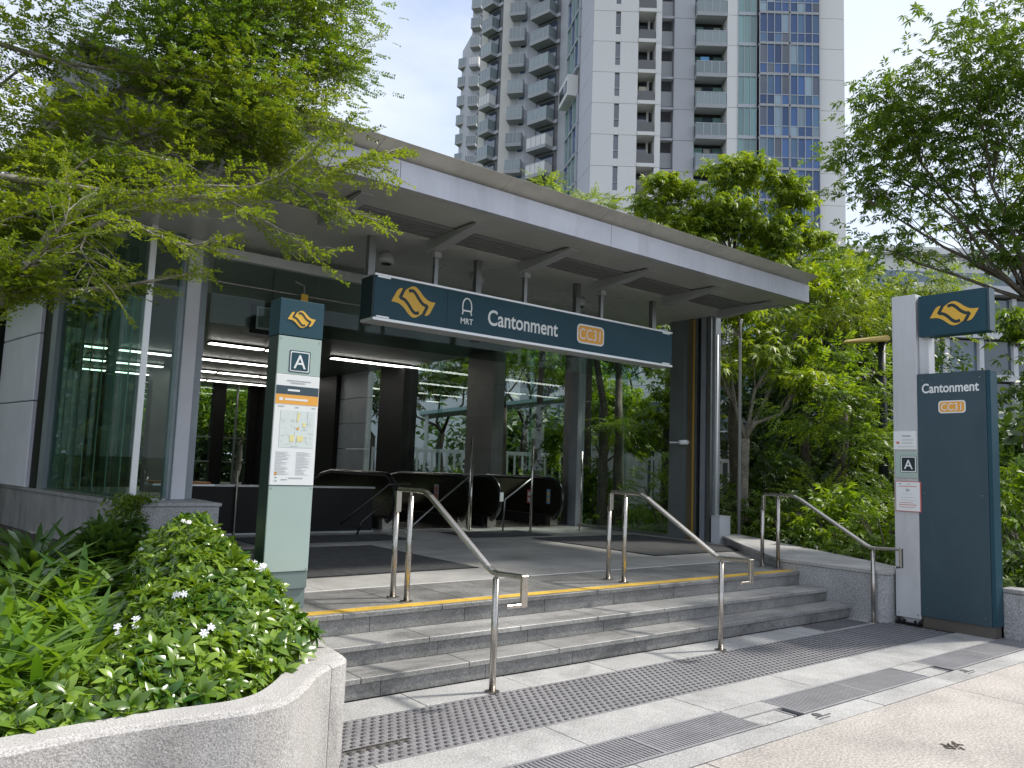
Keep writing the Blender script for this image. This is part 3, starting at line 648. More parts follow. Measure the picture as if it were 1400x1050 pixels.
emblem(fm, 4.893, 3.557, .62, .42, hs)
# train pictogram
def stroke(pts, w): 
    d = MB(); a, c = ribbon(pts, w)
    for i in range(len(a) - 1): d.prism([c[i], c[i + 1], a[i + 1], a[i]], .001, .0035 + .00002 * i, fm)
    return d
q = MB(); cxi = 5.684
pts = smooth_line([(cxi - .072, 3.515), (cxi - .062, 3.555), (cxi - .070, 3.60), (cxi - .062, 3.67), (cxi - .035, 3.715), (cxi, 3.728), (cxi + .035, 3.715), (cxi + .062, 3.67), (cxi + .070, 3.60), (cxi + .062, 3.555), (cxi + .072, 3.515)])
s_ = stroke(pts, .017); t_ = stroke([(cxi - .062, 3.567), (cxi + .062, 3.567)], .02); b0 = len(s_.v); s_.v += t_.v; s_.f += [tuple(i + b0 for i in f) for f in t_.f]
s_.build('train_pictogram', 'sign_white', hs)
text_mesh('lettering', 'MRT', .105, .95, .0015, fm, cxi, 3.396, 'sign_white', hs, 'CENTER')
text_mesh('lettering', 'Cantonment', .285, .84, .0045, fm, 6.012, 3.440, 'sign_white', hs)
plate('badge', rrect(7.605, 8.145, 3.405, 3.685, .07), fm, .001, .003, 'sign_white', hs)
plate('badge_fill', rrect(7.628, 8.122, 3.428, 3.662, .055), fm, .0035, .005, 'sign_orange', hs)
text_mesh('lettering', 'CC31', .225, .80, -.0005, fm, 7.872, 3.468, 'sign_white', hs, 'CENTER', lift=.006, space=1.08)
for x_ in (5.26, 6.72, 8.19): 
    p = MB().box(x_ - .026, x_ + .026, 8.31, 8.36, SZ1 + .001, 4.30).build('hanger', 'steel_dull', hs)
    B(x_ - .05, x_ + .05, 8.28, 8.39, 4.20, 4.268).build('hanger_bracket', 'bracket', p)
for x_ in (4.52, 6.15, 8.0, 9.70): B(x_ - .05, x_ + .04, 8.62, 8.70, SZ0, 4.397).build('hanger', 'steel_dull', hs)
ft = facemat((0, SY, 0), (1, 0, 0), (0, -1, 0))

# ------------------------------------------------------------------ map pillar
mp_ = thing('map_pillar', 'slim mint green map pillar with teal cap and exit letter A at the top of the steps', 'sign pillar', (2.53, 6.08, .445))
TY = 5.97
B(2.352, 2.712, TY + .012, TY + .20, .60, 2.572).build('pillar_body', 'sign_teal_dark', mp_)
B(2.356, 2.708, TY + .02, TY + .19, .446, .597).build('pillar_foot', 'sign_mint_dark', mp_)
B(2.352, 2.712, TY - .006, TY + .01, .735, 1.395).build('lower_panel', 'sign_mint', mp_, bev=.002)
B(2.352, 2.712, TY + .001, TY + .0105, .60, .731).build('lower_panel', 'sign_mint_dark', mp_, bev=.002)
B(2.352, 2.712, TY - .006, TY + .01, 2.27, 2.568).build('upper_panel', 'sign_mint', mp_, bev=.002)
B(2.352, 2.712, TY - .010, TY + .01, 1.40, 2.266).build('poster', 'sign_white', mp_, bev=.002)
B(2.348, 2.718, TY - .004, TY + .205, 2.576, 2.868).build('pillar_cap', 'sign_teal', mp_, bev=.003)
f1 = facemat((0, TY - .006, 0), (1, 0, 0), (0, -1, 0)); f2 = facemat((0, TY - .010, 0), (1, 0, 0), (0, -1, 0)); f0 = facemat((0, TY - .004, 0), (1, 0, 0), (0, -1, 0))
emblem(f0, 2.53, 2.717, .235, .15, mp_)
plate('exit_plate', rrect(2.447, 2.623, 2.286, 2.462, .012), f1, .0005, .002, 'sign_teal', mp_)
plate('exit_plate', rrect(2.455, 2.615, 2.294, 2.454, .010), f1, .0025, .0035, 'sign_white', mp_)
plate('exit_plate', rrect(2.464, 2.606, 2.303, 2.445, .008), f1, .004, .005, 'sign_teal', mp_)
text_mesh('lettering', 'A', .155, .95, .001, f1, 2.535, 2.320, 'sign_white', mp_, 'CENTER', lift=.006)
plate('print_band', [(2.356, 2.108), (2.708, 2.108), (2.708, 2.176), (2.356, 2.176)], f2, .0005, .0015, 'sign_slab', mp_)
plate('print_band', [(2.356, 2.032), (2.708, 2.032), (2.708, 2.107), (2.356, 2.107)], f2, .0005, .0015, 'sign_orange', mp_)
plate('map_print', [(2.405, 1.695), (2.690, 1.695), (2.690, 1.985), (2.405, 1.985)], f2, .0005, .0015, 'map_ground', mp_)
d = MB()
for i in range(46):
    x_ = rnd.uniform(2.41, 2.67); z_ = rnd.uniform(1.70, 1.975); 
    if rnd.random() < .5: w_, h_ = rnd.uniform(.01, .05), .0022
    else: w_, h_ = .0022, rnd.uniform(.01, .05)
    d.prism([(x_, z_), (min(x_ + w_, 2.688), z_), (min(x_ + w_, 2.688), min(z_ + h_, 1.983)), (x_, min(z_ + h_, 1.983))], .0016, .0022 + .00001 * i, f2)
for c0 in (2.385, 2.555):
    for i in range(16): z_ = 1.655 - .0115 * i; d.prism([(c0, z_), (c0 + rnd.uniform(.05, .13), z_), (c0 + rnd.uniform(.05, .13), z_ + .003), (c0, z_ + .003)], .0006, .0016, f2)
for x_, z_, w_ in ((2.38, 2.010, .05), (2.52, 2.006, .03), (2.66, 2.008, .03), (2.44, 1.440, .05), (2.50, 1.452, .12), (2.44, 2.215, .2), (2.47, 2.198, .12), (2.39, 1.455, .02), (2.39, 1.430, .02)): d.prism([(x_, z_), (x_ + w_, z_), (x_ + w_, z_ + .008), (x_, z_ + .008)], .0006, .0016, f2)
d.build('small_print', 'sign_grey_print', mp_)
d = MB(); d.prism([(2.45, 2.135), (2.55, 2.135), (2.55, 2.15), (2.45, 2.15)], .0016, .0022, f2); d.prism([(2.385, 2.058), (2.415, 2.058), (2.415, 2.082), (2.385, 2.082)], .0016, .0022, f2); d.prism([(2.43, 2.062), (2.62, 2.062), (2.62, 2.078), (2.43, 2.078)], .0016, .0022, f2); d.build('white_print', 'sign_white', mp_)
d = MB(); d.prism([(2.49, 1.74), (2.525, 1.74), (2.525, 1.79), (2.49, 1.79)], .0023, .003, f2); d.prism([(2.55, 1.74), (2.60, 1.745), (2.60, 1.79), (2.55, 1.785)], .0023, .003, f2); d.prism([(2.54, 1.90), (2.555, 1.90), (2.565, 1.97), (2.545, 1.97)], .0023, .003, f2); d.prism([(2.59, 1.86), (2.615, 1.86), (2.615, 1.89), (2.59, 1.89)], .0023, .003, f2); d.build('map_patch', 'map_yellow', mp_)
d = MB(); d.prism([(2.545, 1.835), (2.562, 1.835), (2.562, 1.855), (2.545, 1.855)], .0031, .0036, f2); d.prism([(2.385, 1.478), (2.405, 1.478), (2.405, 1.498), (2.385, 1.498)], .0006, .0016, f2); d.build('orange_print', 'sign_orange', mp_)

# ------------------------------------------------------------------ tall sign pylon
py_ = thing('sign_pylon', 'tall dark teal station pylon with silver column and yellow emblem board at right', 'sign pylon', (9.35, 4.0, 0))
B(9.25, 9.47, 4.228, 4.505, .075, 3.775).build('silver_column', 'silver', py_, bev=.004)
B(9.31, 9.46, 4.115, 4.224, 2.84, 3.745).build('column_rib', 'silver', py_, bev=.003)
B(9.30, 9.44, 4.26, 4.44, 0, .072).build('column_foot', 'silver', py_)
f = MB(); 
for y in (4.25, 4.30, 4.42, 4.48): f.tube([(9.27, y, 0), (9.27, y, .05)], .013, 8)
f.box(9.235, 9.30, 4.235, 4.50, .0, .022); f.build('anchor_bolt', 'black', py_)
f = MB()
for y, z in ((4.26, .12), (4.47, .12)): f.tube([(9.2495, y, z), (9.245, y, z)], .008, 8)
f.build('screw', 'steel_dull', py_)
B(9.27, 9.42, 3.475, 4.21, 0, .118).build('plinth', 'plinth', py_)
B(9.245, 9.445, 3.50, 4.222, .12, 2.832).build('slab', 'sign_slab', py_, bev=.002)
B(9.255, 9.435, 3.455, 3.498, .12, 2.832).build('slab_edge', 'sign_teal', py_, bev=.002)
B(9.24, 9.42, 3.475, 4.19, 3.262, 3.738).build('emblem_board', 'sign_teal', py_, bev=.002)
B(9.26, 9.40, 3.445, 3.473, 3.265, 3.735).build('board_edge', 'sign_slab', py_)
fb = facemat((9.24, 0, 0), (0, -1, 0), (-1, 0, 0)); fs = facemat((9.245, 0, 0), (0, -1, 0), (-1, 0, 0)); fc_ = facemat((9.25, 0, 0), (0, -1, 0), (-1, 0, 0))
emblem(fb, -3.803, 3.492, .52, .30, py_)
text_mesh('lettering', 'Cantonment', .150, .79, .003, fs, -4.172, 2.612, 'sign_white', py_)
plate('badge', rrect(-3.992, -3.705, 2.375, 2.515, .035), fs, .001, .002, 'sign_white', py_)
plate('badge_fill', rrect(-3.978, -3.719, 2.389, 2.501, .028), fs, .0025, .0035, 'sign_orange', py_)
text_mesh('lettering', 'CC31', .115, .80, .0006, fs, -3.8485, 2.405, 'sign_white', py_, 'CENTER', lift=.005, space=1.08)
f = MB()
for y, z in ((3.56, .20), (4.16, .20), (3.56, 2.76), (4.16, 2.76), (3.56, 1.48), (4.16, 1.48)): f.tube([(9.2449, y, z), (9.2425, y, z)], .007, 8)
f.build('screw', 'steel_dull', py_)
f = MB()
for x_, z in ((2.37, 2.545), (2.695, 2.545), (2.37, .75), (2.695, .75), (2.37, 1.375), (2.695, 1.375), (2.37, .62), (2.695, .62)): f.tube([(x_, TY - .0059, z), (x_, TY - .0085, z)], .006, 8)
f.build('screw', 'steel_dull', mp_)
n1 = thing('notice_board', 'small white notice, topmost of three on the silver column', 'notice', (9.24, 4.36, 1.97), group='notices on the silver column')
B(9.233, 9.248, 4.235, 4.498, 1.968, 2.180).build('notice_sheet', 'sign_white', n1, bev=.002)
n2 = thing('notice_board', 'pale notice with white letter A on a dark square, middle of three', 'notice', (9.24, 4.36, 1.65), group='notices on the silver column')
B(9.233, 9.248, 4.228, 4.478, 1.645, 1.945).build('notice_sheet', 'sign_mint', n2, bev=.002)
n3 = thing('notice_board', 'white notice with a thin red border, lowest of three on the silver column', 'notice', (9.24, 4.36, 1.27), group='notices on the silver column')
B(9.230, 9.248, 4.198, 4.482, 1.262, 1.605).build('notice_frame', 'sign_red_print', n3, bev=.002)
B(9.226, 9.2295, 4.206, 4.474, 1.270, 1.597).build('notice_sheet', 'sign_white', n3)
fn = facemat((9.233, 0, 0), (0, -1, 0), (-1, 0, 0)); fn3 = facemat((9.226, 0, 0), (0, -1, 0), (-1, 0, 0))
def dash(mb, fm_, x_, z_, w_, h_=.008, a=.0005): mb.prism([(x_, z_), (x_ + w_, z_), (x_ + w_, z_ + h_), (x_, z_ + h_)], a, a + .001, fm_)
d = MB(); dash(d, fn, -4.40, 2.115, .10, .018); dash(d, fn, -4.40, 2.075, .13); dash(d, fn, -4.40, 2.04, .12); dash(d, fn, -4.45, 2.0, .2, .004); d.build('small_print', 'sign_grey_print', n1)
d = MB(); dash(d, fn, -4.465, 2.035, .035, .025); d.build('red_print', 'sign_red_print', n1)
plate('exit_plate', rrect(-4.422, -4.236, 1.705, 1.895, .010), fn, .0005, .0015, 'sign_navy', n2)
plate('exit_plate', rrect(-4.416, -4.242, 1.711, 1.889, .009), fn, .002, .0028, 'sign_white', n2)
plate('exit_plate', rrect(-4.404, -4.254, 1.723, 1.877, .006), fn, .003, .004, 'sign_navy', n2)
text_mesh('lettering', 'A', .150, .95, .001, fn, -4.329, 1.747, 'sign_white', n2, 'CENTER', lift=.005)
d = MB(); dash(d, fn, -4.41, 1.67, .16, .012); dash(d, fn, -4.35, 1.915, .05, .004); d.build('small_print', 'sign_grey_print', n2)
d = MB(); dash(d, fn3, -4.44, 1.545, .2, .007); d.build('red_line', 'sign_red_print', n3)
d = MB(); dash(d, fn3, -4.44, 1.335, .2, .007); dash(d, fn3, -4.44, 1.36, .16, .005); dash(d, fn3, -4.44, 1.31, .18, .005); d.build('red_print', 'sign_red_print', n3)
d = MB(); dash(d, fn3, -4.44, 1.570, .03, .014); dash(d, fn3, -4.35, 1.570, .04, .008); dash(d, fn3, -4.36, 1.49, .04, .03); dash(d, fn3, -4.42, 1.42, .15, .003); dash(d, fn3, -4.40, 1.46, .11, .003); dash(d, fn3, -4.42, 1.39, .17, .003); d.build('small_print', 'sign_grey_print', n3)

# ------------------------------------------------------------------ hall contents
def escalator(xa, xb, label, y0=12.05):
    t = thing('escalator', label, 'escalator', ((xa + xb) / 2, y0, .445), group='escalators going down from the hall')
    zt, rr_ = 1.40, .42
    path = [(y0 + rr_ + rr_ * math.cos(a), zt - rr_ + rr_ * math.sin(a)) for a in [R(250 - 16 * i) for i in range(11)]]
    path += [(14.6, zt), (15.0, zt - .06), (15.5, zt - .27), (17.6, zt - 1.4)]
    for x_ in (xa, xb):
        poly = [(y, z) for y, z in path] + [(17.6, -.2), (12.75, -.2), (12.75, .55), (y0 + .25, .60)]
        f = MB(); n = len(poly)
        for xx in (x_ - .02, x_ + .02): f.v += [(xx, y, z) for y, z in poly]
        f.f = [tuple(range(n)), tuple(reversed(range(n, 2 * n)))] + [(i, (i + 1) % n, n + (i + 1) % n, n + i) for i in range(n)]
        f.build('balustrade', 'steel_panel_dark', t)
        MB().tube([(x_, y, z) for y, z in path], .045, 10).build('handrail_belt', 'rubber_black', t, smooth=True)
        B(x_ - .12, x_ + .12, y0 + .40, 17, .30, .66).build('skirt', 'black', t)
        B(x_ - .10, x_ + .10, y0 + .25, y0 + .40, .446, .64).build('newel_base', 'steel', t)
    B(xa + .14, xb - .14, y0 + .1, 13.4, .447, .458).build('comb_plate', 'steel', t)
    for k in range(8): B(xa + .14, xb - .14, 13.4 + .3 * k, 13.7 + .3 * k - .01, .1 - .17 * k, .455 - .17 * k).build('escalator_step', 'grate_metal', t)
    return t
e1 = escalator(9.30, 10.90, 'right escalator with black handrails, nearest the glass wall')
e2 = escalator(7.02, 8.60, 'left escalator with black handrails, beside the stair railing')
def sticker(x_, y, z, w, h, cols, parent):
    o = B(x_ - .024, x_ - .021, y, y + w, z, z + h).build('sticker', cols[0], parent)
    B(x_ - .026, x_ - .0245, y + w * .2, y + w * .8, z + h * .12, z + h * .42).build('sticker_mark', cols[1], o)
    B(x_ - .026, x_ - .0245, y + w * .2, y + w * .8, z + h * .55, z + h * .85).build('sticker_mark', cols[1], o)
sticker(10.9, 13.02, .86, .14, .28, ('sign_red_print', 'sign_white'), e1); sticker(10.9, 12.42, .88, .11, .30, ('sign_blue_print', 'yellow_strip'), e1)
sticker(8.6, 13.1, .90, .16, .32, ('sign_grey_print', 'sign_red_print'), e2)
B(9.26, 9.34, 12.005, 12.02, .95, 1.12).build('sticker', 'sign_white', e1)
# steel stanchions with sloping grab rails
for (x_, y, z1, lb) in ((8.54, 12.0, 2.16, 'tall thin steel stanchion just left of the grey column'), (8.42, 11.78, 1.62, 'shorter thin steel stanchion beside the tall one'), (9.40, 11.25, 2.14, 'tall steel stanchion in front of the right escalator'), (10.66, 11.27, 1.95, 'tall steel stanchion right of the escalators near the glass')):
    t = thing('stanchion', lb, 'stanchion', (x_, y, .445), group='thin steel stanchions in the hall')
    MB().tube([(x_, y, .446), (x_, y, z1)], .020, 8).build('pole', 'steel', t, smooth=True); MB().tube([(x_, y, .446), (x_, y, .456)], .05, 10).build('foot', 'steel', t)
t = thing('barrier_rail', 'sloping dark barrier rail joining a short post to a tall stanchion', 'barrier', (9.0, 11.4, .445))
MB().tube([(9.40, 11.25, 1.42), (8.92, 11.42, 1.02), (8.90, 11.43, .446)], .016, 8).build('rail', 'steel_dull', t, smooth=True)
t = thing('barrier_rail', 'sloping dark barrier rail beside the left escalator', 'barrier', (8, 11.7, .445))
MB().tube([(8.54, 12.0, 1.42), (7.75, 11.9, .90), (6.95, 11.6, .446)], .016, 8).build('rail', 'steel_dull', t, smooth=True)
t = thing('stair_railing', 'dark double railing sloping down to the stairwell', 'railing', (6.3, 11.5, .445))
MB().tube([(6.95, 11.5, 1.27), (6.55, 11.5, 1.25), (5.72, 11.5, .62)], .022, 8).build('top_rail', 'rubber_black', t, smooth=True); MB().tube([(6.6, 11.5, 1.05), (6.1, 11.5, .66), (6.02, 11.5, .446)], .018, 8).build('lower_rail', 'rubber_black', t, smooth=True); MB().tube([(6.75, 11.5, .446), (6.75, 11.5, 1.25)], .02, 8).build('post', 'rubber_black', t)
# wall monitor hung from the ceiling
t = thing('hanging_monitor', 'dark framed hanging monitor seen behind the map pillar', 'monitor', (4.08, 11, 3.4))
B(3.92, 4.34, 11.0, 11.07, 3.37, 3.78).build('monitor_case', 'black', t, bev=.005); B(3.985, 4.31, 10.985, 10.998, 3.43, 3.755).build('screen_bezel', 'silver', t); B(4.01, 4.29, 10.975, 10.984, 3.455, 3.73).build('screen', 'wall_panel_dark', t)
MB().tube([(4.22, 11.04, 3.78), (4.22, 11.04, 4.39)], .010, 6).build('hanger_rod', 'steel_dull', t); B(3.80, 4.15, 11.0, 11.05, 3.33, 3.36).build('bracket', 'wall_panel_dark', t)
t = thing('yellow_tag', 'small yellow hanging tag just above the map pillar cap', 'tag', (4.35, 10.2, 3.7)); B(4.29, 4.39, 10.18, 10.20, 3.56, 3.86).build('tag_plate', 'sign_yellow', t); MB().tube([(4.34, 10.21, 3.8), (4.34, 10.21, 3.98), (4.20, 10.21, 4.02)], .012, 6).build('hook', 'steel_dull', t)
for x_, y, lb in ((5.02, 9.2, 'oval ceiling loudspeaker left above the sign'), (6.55, 9.25, 'oval ceiling loudspeaker above the word Cantonment'), (8.65, 9.3, 'oval ceiling loudspeaker above the CC31 badge')):
    t = thing('ceiling_speaker', 'pale grey ' + lb, 'loudspeaker', (x_, y, 4.39), group='loudspeakers under the soffit')
    MB().tube([(x_, y, 4.396), (x_, y, 4.33), (x_, y, 4.25), (x_, y, 4.235)], [.05, .10, .12, .08], 14).build('speaker_shell', 'silver', t, smooth=True); MB().tube([(x_, y - .02, 4.234), (x_, y - .02, 4.226)], .07, 12).build('speaker_grille', 'rubber_black', t)
# bench seen through the left opening
t = thing('bench', 'orange topped bench on a white post behind the granite wall', 'bench', (3.6, 12.2, .445))
B(3.05, 3.85, 12.0, 12.4, 1.195, 1.225).build('seat', 'bench_wood', t, bev=.006); B(3.03, 3.90, 11.97, 12.43, 1.165, 1.192).build('seat_rim', 'sign_trim', t, bev=.004)
MB().tube([(3.5, 12.2, .446), (3.5, 12.2, .95), (3.5, 12.2, 1.165)], [.06, .05, .08], 12).build('leg', 'silver', t, smooth=True)
# camera on the right column and cabinet at its foot
t = thing('security_camera', 'white bullet security camera on the right column', 'camera', (11.2, 9.2, 2.15))
MB().tube([(11.28, 9.20, 2.16), (11.22, 9.20, 2.16), (11.13, 9.26, 2.155)], [.045, .045, .04], 12).build('housing', 'sign_white', t, smooth=True); MB().tube([(11.13, 9.27, 2.15), (10.98, 9.40, 2.145)], .014, 8).build('arm', 'silver', t); MB().tube([(11.0, 9.38, 2.15), (10.95, 9.42, 2.148)], .03, 10).build('lens', 'black', t)
t = thing('cabinet', 'small grey service cabinet at the foot of the right column', 'cabinet', (11.4, 8.58, .445))
B(11.268, 11.56, 8.47, 8.655, .446, .885).build('cabinet_body', 'cabinet', t, bev=.004); B(11.262, 11.566, 8.464, 8.66, .886, .903).build('cabinet_lid', 'silver', t, bev=.003)
t = thing('slim_pole', 'slim pale grey pole standing outside the right end of the roof', 'pole', (11.92, 8.55, .4))
MB().tube([(11.92, 8.55, .36), (11.92, 8.55, 4.30), (11.90, 8.50, 4.40)], [.03, .025, .02], 10).build('pole', 'pipe', t, smooth=True); MB().tube([(11.92, 8.55, 4.05), (11.82, 8.5, 4.2), (11.75, 8.45, 4.41)], .012, 6).build('stay_wire', 'bark', t)
# street lamp
t = thing('street_lamp', 'black street lamp with a broad yellowish head among the trees', 'street lamp', (14.83, 7.42, 0))
MB().tube([(14.83, 7.42, .3), (14.83, 7.42, 4.25)], [.09, .07], 12).build('post', 'lamp_black', t, smooth=True)
lh = MB(); LM = Matrix.Translation((14.90, 7.36, 4.30)) @ Matrix.Rotation(math.atan2(.52, -.66), 4, 'Z')
lh.v += [tuple(LM @ Vector(q)) for q in [(0, -.16, -.05), (.85, -.09, -.10), (.85, .09, -.10), (0, .16, -.05), (0, -.13, .07), (.80, -.05, -.04), (.80, .05, -.04), (0, .13, .07)]]
lh.f = [(0, 3, 2, 1), (4, 5, 6, 7), (0, 1, 5, 4), (1, 2, 6, 5), (2, 3, 7, 6), (3, 0, 4, 7)]; lh.build('lamp_head', 'lamp_yellow', t, bev=.02); MB().tube([(14.83, 7.42, 3.6), (14.83, 7.42, 3.66)], .10, 12).build('collar', 'lamp_black', t)

# ------------------------------------------------------------------ apartment tower
tw = thing('apartment_tower', 'tall white and grey apartment tower with stacked balconies and blue glass bays', 'tower', (0, 0, 0), rz=-YAW)
def tb(name, x0, x1, y0, y1, z0, z1, m, parent=None, bev=0): 
    o = MB().box(x0, x1, y0, y1, z0, z1).build(name, m, None); o.parent = parent or tw; return o
SH = 3.05; ZB = 2.35; NS = 17
FL = [ZB + SH * k for k in range(NS)]
ZT = ZB + SH * NS
VF = 71.0
shape = {}
def rep(key, name, x0, x1, y0, y1, z0, z1, m, parent=None, rz=0, at=None):
    """one mesh per key in storey-local coordinates, many objects"""
    if key not in shape:
        me = bpy.data.meshes.new(name); b = MB().box(x0, x1, y0, y1, 0, z1 - z0); me.from_pydata(b.v, [], b.f); me.materials.append(M[m]); shape[key] = me
    o = bpy.data.objects.new(name, shape[key]); COL.objects.link(o); o.location = (0, 0, z0); o.parent = parent or tw
    if m == 'pane_blue':
        q_ = rnd.random(); o.material_slots[0].link = 'OBJECT'; o.material_slots[0].material = M['pane_blue' if q_ < .55 else 'pane_mid' if q_ < .8 else 'pane_pale' if q_ < .92 else 'pane_dark']
    return o
# dark core behind everything
tb('tower_core', 6.7, 29.7, VF + 2.4, VF + 22, -.1, ZT, 'tower_dark')
for z in FL:
    for key, xa, xb, m, dv in (('w1', 6.53, 8.62, 'tower_white', 0), ('w2', 9.08, 10.78, 'tower_white', 0), ('w3', 12.45, 12.98, 'tower_white', 0), ('g1', 14.35, 16.3, 'tower_grey', .8), ('w4', 19.2, 20.18, 'tower_white', 0), ('w5', 27.78, 30.25, 'tower_white', 0)):
        rep(key, 'wall_panel', xa, xb, VF + dv, VF + dv + 2.2, z, z + SH - .035, m)
    rep('wc', 'wall_panel', 8.62, 9.08, VF + .02, VF + 1, z, z + .72, 'tower_white')
    rep('wn', 'window_pane', 8.62, 9.08, VF + .22, VF + .3, z + .72, z + SH, 'pane_dark')
    rep('wm', 'window_bar', 8.62, 9.08, VF + .14, VF + .21, z + 1.5, z + 1.58, 'frame_white')
    # small recessed balconies
    rep('sb', 'balcony_slab', 10.80, 12.43, VF - .1, VF + 1.8, z, z + .35, 'tower_white')
    rep('sr', 'balcony_railing', 10.86, 12.37, VF - .02, VF + .04, z + .36, z + 1.3, 'rail_dark')
    rep('sc', 'hung_screen', 10.95 + .0, 11.95, VF + .05, VF + .09, z + .5, z + 1.25, 'rail_cream')
    rep('sw', 'window_pane', 10.80, 11.9, VF + 1.6, VF + 1.7, z + .4, z + 2.6, 'pane_dark')
    rep('sf', 'window_bar', 11.9, 12.1, VF + 1.5, VF + 1.6, z + .35, z + SH, 'tower_white')
    # dark service recess with louvres
    rep('dl', 'louvre_panel', 13.05, 14.3, VF + 1.4, VF + 1.5, z + .5, z + 2.0, 'slab_grey')
    rep('ds', 'recess_ledge', 13.0, 14.33, VF + .9, VF + 1.5, z, z + .22, 'tower_grey')
    # big balconies
    rep('bw', 'wall_panel', 16.3, 19.2, VF + 1.6, VF + 1.7, z, z + .3, 'tower_grey')
    for i in range(3): rep('bp%d' % i, 'window_pane', 16.42 + .93 * i, 17.28 + .93 * i, VF + 1.62, VF + 1.72, z + .3, z + 2.7, 'pane_teal' if i != 1 else 'pane_dark')
    # teal bay
    rep('tf', 'bay_spandrel', 20.2, 21.95, VF - .1, VF + .5, z, z + .32, 'frame_white')
    for i in range(3): rep('tp%d' % i, 'window_pane', 20.24 + .58 * i, 20.76 + .58 * i, VF + .0, VF + .06, z + .33, z + SH, 'pane_teal')
    for i in range(4): rep('tm%d' % i, 'window_bar', 20.18 + .58 * i, 20.23 + .58 * i, VF - .08, VF + .02, z + .33, z + SH, 'frame_white')
    # two blue bays
    for bi, (ba, bb) in enumerate(((22.1, 24.85), (24.97, 27.7))):
        rep('bf%d' % bi, 'bay_spandrel', ba, bb, VF - .55, VF + .4, z, z + .24, 'slab_grey')
        w = (bb - ba) / 4
        for i in range(4):
            rep('bq%d%d' % (bi, i), 'window_pane', ba + w * i + .03, ba + w * (i + 1) - .03, VF - .45, VF - .38, z + .25, z + 1.15, 'pane_blue')
            rep('br%d%d' % (bi, i), 'window_pane', ba + w * i + .03, ba + w * (i + 1) - .03, VF - .45, VF - .38, z + 1.2, z + SH, 'pane_blue')
        rep('bh%d' % bi, 'window_bar', ba, bb, VF - .5, VF - .44, z + 1.14, z + 1.21, 'frame_white')
        for i in range(5): rep('bm%d%d' % (bi, i), 'window_bar', ba + w * i - .028, ba + w * i + .028, VF - .56, VF - .43, z + .25, z + SH, 'frame_white')
        for s_ in (.35, .75): 
            if rnd.random() < .5: rep('cu%d%d' % (bi, int(s_ * 10)), 'curtain', ba + (bb - ba) * s_, ba + (bb - ba) * s_ + .55, VF - .36, VF - .33, z + .5, z + SH, 'curtain')
    tb('bay_side', 22.03, 22.09, VF - .5, VF + .6, z, z + SH, 'slab_grey') if z == FL[0] else None
def balcony_proto(w, d):
    """local: x along the wall, -y outwards"""
    me = {}
    b = MB().box(0, w, -d, 0, 0, .38); m1 = bpy.data.meshes.new('balcony'); m1.from_pydata(b.v, [], b.f); m1.materials.append(M['slab_grey'])
    b = MB().box(.02, w - .02, -d + .02, -d + .06, .39, 1.5).box(.02, .06, -d + .065, -.01, .39, 1.5).box(w - .06, w - .02, -d + .065, -.01, .39, 1.5); m2 = bpy.data.meshes.new('balcony_railing'); m2.from_pydata(b.v, [], b.f)
    b = MB().box(.0, w, -d, -d + .07, 1.505, 1.57).box(0, .07, -d + .075, 0, 1.505, 1.57).box(w - .07, w, -d + .075, 0, 1.505, 1.57)
    for i in range(1, 4): b.box(w * i / 4 - .03, w * i / 4 + .03, -d - .01, -d + .018, .39, 1.5)
    m3 = bpy.data.meshes.new('handrail'); m3.from_pydata(b.v, [], b.f); m3.materials.append(M['frame_white'])
    return m1, m2, m3
def balcony(p, x, y, z, rz, solid=False):
    o = bpy.data.objects.new('balcony', p[0]); COL.objects.link(o); o.location = (x, y, z); o.rotation_euler = (0, 0, rz); o.parent = tw
    r = bpy.data.objects.new('balcony_railing', p[1]); COL.objects.link(r); r.parent = o
    if not r.data.materials: r.data.materials.append(M['rail_glass'])
    r.material_slots[0].link = 'OBJECT'; r.material_slots[0].material = M['tower_white' if solid else 'rail_glass']
    h = bpy.data.objects.new('handrail', p[2]); COL.objects.link(h); h.parent = o
pbig = balcony_proto(2.85, 1.5); pside = balcony_proto(2.7, 1.45); psm = balcony_proto(1.8, 1.2); psr = balcony_proto(1.5, 1.2)
for z in FL: balcony(pbig, 16.32, VF + 1.5, z - .1, 0)
for k, z in enumerate(FL[2:]):
    if k % 3 != 1: tb('air_conditioner', 18.2, 18.95, VF + .9, VF + 1.3, z + .3, z + .95, 'tower_white')
    if k % 4 == 2: tb('laundry', 16.8, 17.6, VF + .5, VF + .53, z + 1.3, z + 2.1, 'sign_blue_print' if k % 8 == 2 else 'curtain')
    if k % 2: tb('curtain', 16.5 + .9 * (k % 3), 17.1 + .9 * (k % 3), VF + 1.55, VF + 1.60, z + .35, z + 2.6, 'curtain')
    if k % 3 == 0: tb('folding_screen', 11.0, 11.7, VF + .6, VF + .64, z + .4, z + 2.0, 'rail_cream')
# receding left side, in stepped faces: (u,v) footprint points
def face(p, q, z0, z1, m, name='wall_panel', th=.8):
    p, q = Vector((*p, 0)), Vector((*q, 0)); d = (q - p); a = math.atan2(d.y, d.x); T = Matrix.Translation(p) @ Matrix.Rotation(a, 4, 'Z')
    o = MB().box(0, d.length, 0, th, z0, z1, T).build(name, m, None); o.parent = tw; return o
corner = [((6.50, VF + .02), (5.70, 76)), ]
for z in FL: face((5.70, 76), (6.50, VF + .03), z, z + SH - .035, 'tower_lilac')
